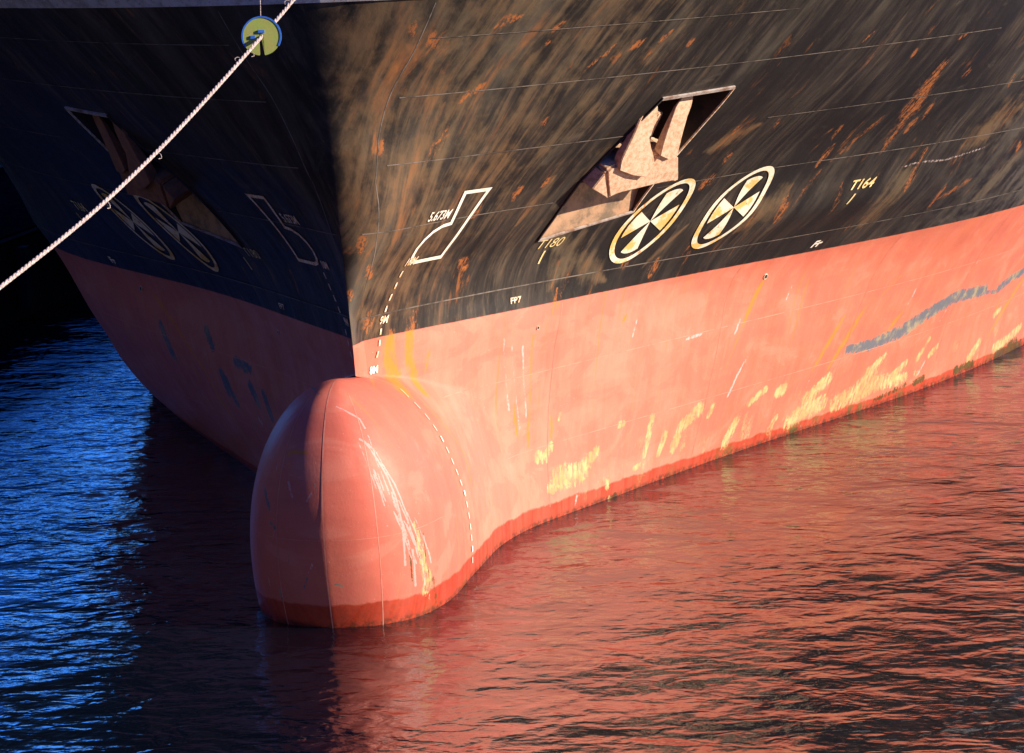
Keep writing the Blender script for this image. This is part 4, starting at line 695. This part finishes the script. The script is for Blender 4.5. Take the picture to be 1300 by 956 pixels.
for side in (1,-1):
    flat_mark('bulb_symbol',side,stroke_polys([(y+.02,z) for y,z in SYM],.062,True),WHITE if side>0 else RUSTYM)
    for cy_,cz_ in ((4.28,5.52),(5.95,5.55)):
        ring=stroke_polys(arc((cy_,cz_),.745,0,2*math.pi,48)[:-1],.085,True)
        wedges=[]
        for k in range(4):
            a=math.radians(90*k+2)
            wedges.append([(cy_,cz_)]+arc((cy_,cz_),.60,a-math.radians(24),a+math.radians(24),6))
        flat_mark('thruster_mark',side,ring,MARKR); flat_mark('thruster_mark',side,wedges,MARKR if cy_>5 else MARKR)
    text_mark('draft_figure','T164',side,8.50,5.55,.20,YELLOWM,1.0,bold=.006); flat_mark('tank_tick',side,[[(8.74,5.24),(8.78,5.24),(8.79,5.45),(8.75,5.45)]],YELLOWM)
    text_mark('draft_figure','T180',side,2.2,5.30,.17,YELLOWM,1.0); flat_mark('tank_tick',side,[[(2.44,5.0),(2.475,5.0),(2.475,5.24),(2.44,5.24)]],YELLOWM)
    text_mark('draft_figure','FP7',side,2.02,4.33,.11,RUSTYM,1.0,bold=.004); text_mark('draft_figure','Fr',side,9.13,4.32,.13,WHITE,1.4,bold=.008)
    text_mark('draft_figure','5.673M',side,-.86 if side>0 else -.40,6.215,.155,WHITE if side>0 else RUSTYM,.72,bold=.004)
# draft scale: figures each metre, ticks each two decimetres
DR=[(5.5,-.72),(5.07,-.70),(4.8,-.72),(4.48,-.72),(4.03,-.66),(3.6,-.74),(3.25,-1.32),(3.1,-1.32),(2.6,-1.24),(2.05,-1.17),(1.47,-1.0),(.7,-.95),(-.2,-.9)]
drz=[a for a,_ in DR][::-1]; dry=[b for _,b in DR][::-1]
for side in (1,-1):
    for z,t_ in ((5.45,'10M'),(4.45,'9M'),(3.58,'8M')):
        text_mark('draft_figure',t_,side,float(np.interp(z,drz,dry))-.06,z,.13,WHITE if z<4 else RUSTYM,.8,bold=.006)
    for z,t_ in ((2.45,'7M'),(1.45,'6M'),(.45,'5M')):
        y0=float(np.interp(z,drz,dry)); flat_mark('draft_figure',side,[[(y0-.03,z),(y0+.05,z),(y0+.05,z+.10),(y0-.03,z+.10)]],WHITE,off=.02)
    z=5.25
    while z>.1:
        if min(abs(z-q-.0) for q in (4.45,5.45))>.12 and not 3.30<z<3.72:
            y0=float(np.interp(z,drz,dry)); y1=float(np.interp(z+.11,drz,dry))
            flat_mark('draft_tick',side,[[(y0-.015,z),(y0+.02,z),(y1+.02,z+.11),(y1-.015,z+.11)]],RUSTYM if z>3.6 else WHITE,off=.02)
        z-=.2
# small openings with raised rims
def opening(side,y,z,r):
    p,nn=hull_point(side,y,z,.0); q=nn.to_track_quat('Z','Y').to_matrix().to_4x4(); q.translation=p
    bm=bmesh.new(); segs=18; prof=[(r,.0),(r*1.02,.02),(r*1.25,.02),(r*1.35,-.01)]
    rings=[[bm.verts.new(q@Vector((a*math.cos(2*math.pi*k/segs),a*math.sin(2*math.pi*k/segs),h))) for k in range(segs)] for a,h in prof]
    for i in range(3):
        for k in range(segs): bm.faces.new((rings[i][k],rings[i][(k+1)%segs],rings[i+1][(k+1)%segs],rings[i+1][k]))
    rim=bm_obj('drain_rim',bm,RUSTYM,ship)
    bm=bmesh.new(); bm.faces.new([bm.verts.new(q@Vector((r*math.cos(2*math.pi*k/segs),r*math.sin(2*math.pi*k/segs),.014))) for k in range(segs)])
    bm_obj('drain_hole',bm,PDARK,rim)
for side in (1,-1): opening(side,2.66,3.78,.03); opening(side,8.48,3.82,.05)
# anchor pockets ---------------------------------------------------
def pocket(side):
    def S(p): return hull_point(side,p[0],p[1],0)[0]
    inw=Vector((-.80*side,.42,-.05)).normalized()
    A,E,D,Cc,B=[S(p) for p in POCKET]
    t=.42; Fp=(POCKET[3][0]+(POCKET[4][0]-POCKET[3][0])*t,POCKET[3][1]+(POCKET[4][1]-POCKET[3][1])*t); Fq=S(Fp)
    E0=POCKET[2]; Ep=(E0[0]+(POCKET[1][0]-E0[0])*.82,E0[1]+(POCKET[1][1]-E0[1])*.82); G_=S(Ep)
    d0,d1,d2=.03,.50,2.2
    # lower lip plate
    o=mesh_obj('pocket_lip_plate',[D+inw*d0,Cc+inw*d0,Fq+inw*d1,G_+inw*d1],[(0,1,2,3)],POCK,ship)
    # walls: sampled along the edges so they meet the curved shell
    V=[];Fc=[]
    def wall(pa,pb,da,db,n=10):
        b0=len(V)
        for i in range(n+1):
            f=i/n; q=S((pa[0]+(pb[0]-pa[0])*f,pa[1]+(pb[1]-pa[1])*f)); V.append(q); V.append(q+inw*(da+(db-da)*f))
        for i in range(n): Fc.append((b0+2*i,b0+2*i+1,b0+2*i+3,b0+2*i+2))
    wall(POCKET[2],Ep,d0,d1); wall(POCKET[3],Fp,d0,d1); wall(POCKET[2],POCKET[3],0,d0)
    wall(Ep,POCKET[1],d2,d2,4); wall(POCKET[1],POCKET[0],d2,d2); wall(POCKET[0],POCKET[4],d2,d2); wall(POCKET[4],Fp,d2,d2)
    b0=len(V); V+= [G_+inw*d1,Fq+inw*d1,Fq+inw*d2,G_+inw*d2,A+inw*d2,B+inw*d2,E+inw*d2]; Fc+=[(b0,b0+1,b0+2,b0+3),(b0+3,b0+2,b0+5,b0+4,b0+6)]
    mesh_obj('anchor_pocket',V,Fc,PDARK,ship)
    # hawse pipe mouth inside
    c=(A+B+Fq+G_)/4+inw*1.9
    # rims
    for pa,pb,wd,m in ((POCKET[0],POCKET[4],.06,LIP),(POCKET[2],POCKET[3],.035,LIP),(POCKET[3],POCKET[4],.022,RUSTYM),(POCKET[1],POCKET[0],.03,PDARK),(POCKET[2],POCKET[1],.03,PDARK)):
        n=14; V=[];Fc=[]
        for i in range(n+1):
            f=i/n; q,nn=hull_point(side,pa[0]+(pb[0]-pa[0])*f,pa[1]+(pb[1]-pa[1])*f,0)
            tn=(S(pb)-S(pa)).normalized(); sd=tn.cross(nn).normalized()*wd/2
            V+= [q-sd+nn*.0,q-sd+nn*.035,q+sd+nn*.035,q+sd+nn*.0]
        for i in range(n):
            for j in range(4): a=4*i+j;b=4*i+(j+1)%4; Fc.append((a,b,b+4,a+4))
        mesh_obj('pocket_rim',V,Fc,m,ship)
    return c
hp={s:pocket(s) for s in (1,-1)}
# anchors ----------------------------------------------------------
AO,E1,E2,E3=(Vector(AN[k]) for k in ('O','E1','E2','E3'))
def anchor(side,mat,label):
    mir=lambda v: Vector((v.x*side,v.y,v.z))
    dx=0 if side>0 else -(float(hull_half(-1,3.2,6.4))-float(hull_half(1,3.2,6.4)))
    root=empty('stockless_anchor',mir(AO)+Vector((dx,0,0)),label,'anchor','anchors stowed in the bow pockets')
    def L(a,b,c): return mir(AO+E1*a+E2*b+E3*c)+Vector((dx,0,0))
    def prism(name,outline,f,bk,parent,inset=0.,bev=.035):
        bm=bmesh.new(); n=len(outline); cx_=sum(p[0] for p in outline)/n; cz_=sum(p[1] for p in outline)/n
        fr=[bm.verts.new(L(a,b,f(a,b) if callable(f) else f)) for a,b in outline]
        bk_=[bm.verts.new(L(a+(cx_-a)*inset,b+(cz_-b)*inset,bk(a,b) if callable(bk) else bk)) for a,b in outline]
        ff=bm.faces.new(fr); bm.faces.new(bk_[::-1])
        for i in range(n): bm.faces.new((fr[i],bk_[i],bk_[(i+1)%n],fr[(i+1)%n]))
        bmesh.ops.recalc_face_normals(bm,faces=bm.faces[:])
        bmesh.ops.bevel(bm,geom=[e for e in bm.edges],offset=bev,segments=2,affect='EDGES',clamp_overlap=True)
        bmesh.ops.triangulate(bm,faces=[f_ for f_ in bm.faces if len(f_.verts)>4])
        o=bm_obj(name,bm,mat,root,True)
        try: o.data.set_sharp_from_angle(angle=math.radians(35))
        except Exception: pass
        return o
    prism('crown',AN['crown'],.0,-.60,root,.0,.05)
    prism('crown_end',AN['crown_end'],-.02,-.55,root,.0,.015)
    prism('fluke',AN['f1'],lambda a,b: .10-.12*max(b-.5,0)**1.2,lambda a,b: -.16+.02*b,root,.03,.018)
    prism('fluke',AN['f2'],lambda a,b: .09-.12*max(b-.5,0)**1.2,lambda a,b: -.16+.02*b,root,.03,.018)
    prism('shank',AN['shank'],-.22,-.50,root,.0,.02)
    return root
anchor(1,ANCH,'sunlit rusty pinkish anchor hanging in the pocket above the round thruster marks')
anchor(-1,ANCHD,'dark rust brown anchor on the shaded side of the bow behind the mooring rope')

# ------------------------------------------------------------------ mooring rope and rat guard
ROPE=N('twisted synthetic rope'); _P=ROPE.obj()
rn=ROPE.noise(_P,38,detail=4); ROPE=ROPE.out(ROPE.mix(ROPE.ramp(rn,.4,.6),(.50,.43,.42),(.26,.21,.22)),.85,ROPE.bump(rn,.4,.01))
def rope_strands(name,path,rad,pitch,mat,parent=None,strands=3,seg=8,step=.025):
    # arc-length samples
    P=[Vector(p) for p in path]; S_=[0]
    for a,b in zip(P[:-1],P[1:]): S_.append(S_[-1]+(b-a).length)
    n=int(S_[-1]/step); A=np.array([list(p) for p in P]); ss=np.linspace(0,S_[-1],n)
    Cn=np.stack([np.interp(ss,S_,A[:,k]) for k in range(3)],-1)
    V=[];Fc=[]
    T=np.gradient(Cn,axis=0); T/=np.linalg.norm(T,axis=1)[:,None]
    up=np.array([0,0,1.]); N1=np.cross(T,up); N1/=np.linalg.norm(N1,axis=1)[:,None]; N2=np.cross(N1,T)
    for k in range(strands):
        ang=ss/pitch*2*np.pi+2*np.pi*k/strands
        cen=Cn+(N1*np.cos(ang)[:,None]+N2*np.sin(ang)[:,None])*rad*.40
        b0=len(V)
        for j in range(seg):
            a=2*np.pi*j/seg
            ring=cen+(N1*math.cos(a)+N2*math.sin(a))*rad*.60
            if j==0: rings=[ring]
            else: rings.append(ring)
        R_=np.stack(rings,1).reshape(-1,3); V+=R_.tolist()
        for i in range(n-1):
            for j in range(seg): a=b0+i*seg+j; b=b0+i*seg+(j+1)%seg; Fc.append((a,b,b+seg,a+seg))
    return mesh_obj(name,V,Fc,mat,parent,True)
kn=[(.15,-2.45,10.60),(-.05,-2.80,10.40),(-.31,-3.2,10.08),(-.55,-4.0,9.66),(-1.42,-8.0,8.01),(-2.27,-12.0,6.80),(-4.2,-21.,4.6),(-6.2,-30.,2.95)]
# smooth the knots with a Catmull-Rom pass
def cr(pts,k=14):
    P=[Vector(p) for p in pts]; P=[P[0]*2-P[1]]+P+[P[-1]*2-P[-2]]; out=[]
    for i in range(1,len(P)-2):
        for j in range(k):
            t=j/k; out.append(.5*((2*P[i])+(P[i+1]-P[i-1])*t+(2*P[i-1]-5*P[i]+4*P[i+1]-P[i+2])*t*t+(3*P[i]-P[i-1]-3*P[i+1]+P[i+2])*t**3))
    out.append(P[-2]); return out
rp=cr(kn)
rope=rope_strands('mooring_rope',rp,.032,.30,ROPE)
tag(rope,'pale twisted mooring rope stretched from the bow through the green rat guard','rope')
# frayed ends
for k_,(f_,a_) in enumerate(((.455,1),(.47,-1),(.30,-1),(.56,1),(.62,1))):
    i_=int(len(rp)*f_); p_=rp[i_]; d_=(rp[i_+1]-rp[i_]).normalized(); q_=d_.cross(Vector((0,1,0))).normalized()*a_
    pts_=[p_+q_*.03, p_+q_*.075+d_*.02, p_+q_*.10+d_*.055+Vector((0,0,-.02)), p_+q_*.07+d_*.09+Vector((0,0,-.03))]
    rope_strands('frayed_yarn',cr(pts_,4),.007,.05,ROPE,rope,strands=2,seg=5,step=.01)
# rat guard disc
GREEN=simple('faded green guard paint',(.30,.40,.085),(.36,.36,.10),.6,5,.2,c3=(.30,.33,.20)); BLUE=simple('bright blue guard rim paint',(.03,.13,.62),(.05,.2,.6),.5,8,.1)
gc=Vector((-.60,-4.22,9.57))
guard=empty('rat_guard',gc,'round green rat guard disc with blue rim and a slot, hung on the mooring rope','rat guard')
tow=(Vector((9.15,-42.75,11.14))-gc); nz_=Vector((.16,-.97,.10)).normalized(); rx=nz_.cross(Vector((0,0,1))).normalized()*-1; ry=nz_.cross(rx); 
if ry.z<0: ry=-ry
if rx.x<0: rx=-rx
def gp(a,b,h): return gc+rx*a+ry*b+nz_*h
Rg=.30; slot=.036
def disc(name,ro,ri,h0,h1,mat,a0,a1,n=60):
    V=[];Fc=[]
    for i in range(n+1):
        a=a0+(a1-a0)*i/n
        for rr,h in ((ri,h0),(ro,h0),(ro,h1),(ri,h1)): V.append(gp(rr*math.cos(a),rr*math.sin(a),h))
    for i in range(n):
        for j in range(4): p=4*i+j;q=4*i+(j+1)%4; Fc.append((p,q,q+4,p+4))
    Fc+= [(3,2,1,0),(4*n,4*n+1,4*n+2,4*n+3)]
    return mesh_obj(name,V,Fc,mat,guard)
# plate with slot from the centre down: outline polygon
pl=[];gap=math.asin(slot/Rg)
a0=-math.pi/2+gap+.03
for i in range(61): 
    a=a0+(2*math.pi-2*(gap+.03))*i/60; pl.append((Rg*math.cos(a),Rg*math.sin(a)))
pl+=[(-slot,-Rg*.93),(-slot,.02),(-.02,.05),(.02,.05),(slot,.02),(slot,-Rg*.93)]
bm=bmesh.new(); f1=[bm.verts.new(gp(a,b,.008)) for a,b in pl]; f2=[bm.verts.new(gp(a,b,-.008)) for a,b in pl]
bm.faces.new(f1); bm.faces.new(f2[::-1])
for i in range(len(pl)): bm.faces.new((f1[i],f1[(i+1)%len(pl)],f2[(i+1)%len(pl)],f2[i]))
bmesh.ops.triangulate(bm,faces=bm.faces[:]); bm_obj('disc',bm,GREEN,guard)
disc('rim',Rg+.012,Rg-.014,-.016,.016,BLUE,-math.pi/2+gap+.9,math.pi*1.5-gap-.9)
def box(name,c,half,mat,parent,fn=gp):
    V=[fn(c[0]+sx*half[0],c[1]+sy*half[1],c[2]+sz*half[2]) for sx in (-1,1) for sy in (-1,1) for sz in (-1,1)]
    return mesh_obj(name,V,[(0,1,3,2),(4,6,7,5),(0,4,5,1),(2,3,7,6),(0,2,6,4),(1,5,7,3)],mat,parent)
box('latch',(.0,.075,.018),(.05,.022,.014),BLUE,guard); box('latch',(-.135,-.01,.018),(.035,.025,.012),BLUE,guard)
cord=rope_strands('hanging_cord',[gp(0,Rg-.01,0),gp(.01,Rg+.45,.0),Vector((-.30,-2.85,10.9))],.009,.05,ROPE,guard,strands=2,seg=6,step=.03)

# ------------------------------------------------------------------ water
def water_material():
    g=N('harbour water'); P=g.obj(); x,y,z=g.sep(P)
    v1=g.comb(g.math('MULTIPLY',x,.72),y,0.)
    n1=g.noise(v1,1.0,detail=2,rough=.5,dist=.5); n2=g.noise(v1,2.6,detail=2,rough=.5,dist=.5); n3=g.noise(v1,9,detail=3,rough=.6); n0=g.noise(P,.22,detail=2)
    h=g.math('ADD',g.math('MULTIPLY',n1,.62),g.math('MULTIPLY',n2,.27))
    h=g.math('ADD',h,g.math('MULTIPLY',n3,.045))
    h=g.math('MULTIPLY',h,g.ramp(n0,.32,.68,.6,1.3))
    b=g.bump(h,1.0,.18)
    g.b.inputs['IOR'].default_value=2.3
    return g.out((.002,.004,.010),.03,b,spec=.5)
WATER=water_material()
ws=1500
o=mesh_obj('water',[(-ws,-ws,0),(ws,-ws,0),(ws,ws,0),(-ws,ws,0)],[(0,1,2,3)],WATER); tag(o,'dark rippled harbour water reflecting the red hull','water',kind='structure')
# ------------------------------------------------------------------ quays
CON=simple('stained quay concrete',(.045,.043,.042),(.028,.026,.025),.9,1.5,.5); ASP=simple('dark quay paving',(.010,.010,.010),(.016,.016,.016),1.,2,.4,spec=0.)
EDGE=simple('painted steel quay edging',(.035,.035,.037),(.02,.02,.02),1.,3,.2,spec=0.); RUB=simple('black rubber fender',(.015,.015,.015),(.03,.03,.03),.7,6,.3)
def slab(name,x0,x1,y0,y1,z0,z1,mat,parent=None):
    V=[(x,y,z) for x in (x0,x1) for y in (y0,y1) for z in (z0,z1)]
    return mesh_obj(name,V,[(0,1,3,2),(4,6,7,5),(0,4,5,1),(2,3,7,6),(0,2,6,4),(1,5,7,3)],mat,parent)
q1=empty('quay_wall',(-17,26,0),'dark concrete quay wall across the water beyond the shaded side of the ship','quay')
slab('wall',-160,-29.5,-28.3,26.4,-4,2.35,CON,q1); slab('wall',-160,-17.0,26.5,300,-4,2.35,CON,q1); slab('paving',-160,-17.6,27.0,300,2.352,2.42,ASP,q1); slab('edging',-17.25,-16.95,26.45,300,2.352,2.47,EDGE,q1)
for k in range(9): slab('fender',-16.95,-16.65,29+k*5,29.5+k*5,.4,2.2,RUB,q1)
wh=empty('warehouse',(-40,60,2.4),'long dark warehouse standing back on the far quay','building')
BLOCKM=simple('dark sky blocker cladding',(.030,.030,.033),(.018,.018,.020),.8,.8,.3)  # neutral and dark so the added blockers bounce little sunlight onto the hull
BRK=simple('dark rusty cladding',(.09,.045,.03),(.05,.03,.025),.8,.8,.3); ROF=simple('dull roof sheet',(.06,.06,.065),(.045,.045,.05),.7,1,.2)
slab('wall',-70,-26.0,45,110,2.42,3.9,BRK,wh); 
mesh_obj('roof',[(-70.5,44.5,3.9),(-25.6,44.5,3.9),(-48,44.5,4.6),(-70.5,110.5,3.9),(-25.6,110.5,3.9),(-48,110.5,4.6)],[(0,1,2),(3,5,4),(0,2,5,3),(1,4,5,2),(0,3,4,1)],ROF,wh)
for k in range(6): slab('door',-25.995,-25.93,48+k*10,52+k*10,2.43,3.7,EDGE if k==2 else ROF,wh)
sh=empty('left_sky_blocker',(-40,-10,2.4),'tall dark building added out of view on the left to block sky light','building')  # added out of view to keep sky light off the shaded hull side
slab('wall',-85,-31,-70,20,2.42,17,BLOCKM,sh); slab('roof',-86,-30,-71,21,17.002,17.6,ROF,sh)
for k in range(7): slab('door',-30.998,-30.9,-64+k*11,-58+k*11,2.43,7.5,ROF,sh)
q2=empty('front_quay',(0,-30,0),'concrete quay ahead of the bow where the mooring rope is made fast','quay')
slab('wall',-90,90,-120,-28.5,-4,2.3,CON,q2); slab('paving',-90,90,-120,-29.0,2.302,2.38,ASP,q2); slab('edging',-90,90,-29.0,-28.45,2.302,2.46,EDGE,q2)
gs=empty('rear_sky_blocker',(0,-95,2.4),'broad dark building added unseen behind the camera to block low sky light','building')  # unseen block put in to cut low sky light on the nose
slab('wall',-80,70,-118,-78,2.42,22,BLOCKM,gs); slab('roof',-81,71,-119,-77,22.002,22.8,ROF,gs)
for k in range(9): slab('door',-70+k*16,-63+k*16,-77.998,-77.9,2.43,8.,ROF,gs)
bo=empty('mooring_bollard',(-6.25,-30.2,2.38),'cast iron bollard on the front quay holding the mooring rope','bollard')
bm=bmesh.new(); prof=[(.30,0),(.30,.05),(.18,.08),(.17,.42),(.27,.50),(.27,.58),(.20,.62),(0.001,.63)]; sg=20
rg=[[bm.verts.new((-6.25+a*math.cos(2*math.pi*k/sg),-30.2+a*math.sin(2*math.pi*k/sg),2.38+h)) for k in range(sg)] for a,h in prof]
for i in range(len(prof)-1):
    for k in range(sg): bm.faces.new((rg[i][k],rg[i][(k+1)%sg],rg[i+1][(k+1)%sg],rg[i+1][k]))
bm_obj('post',bm,RUB,bo,True)
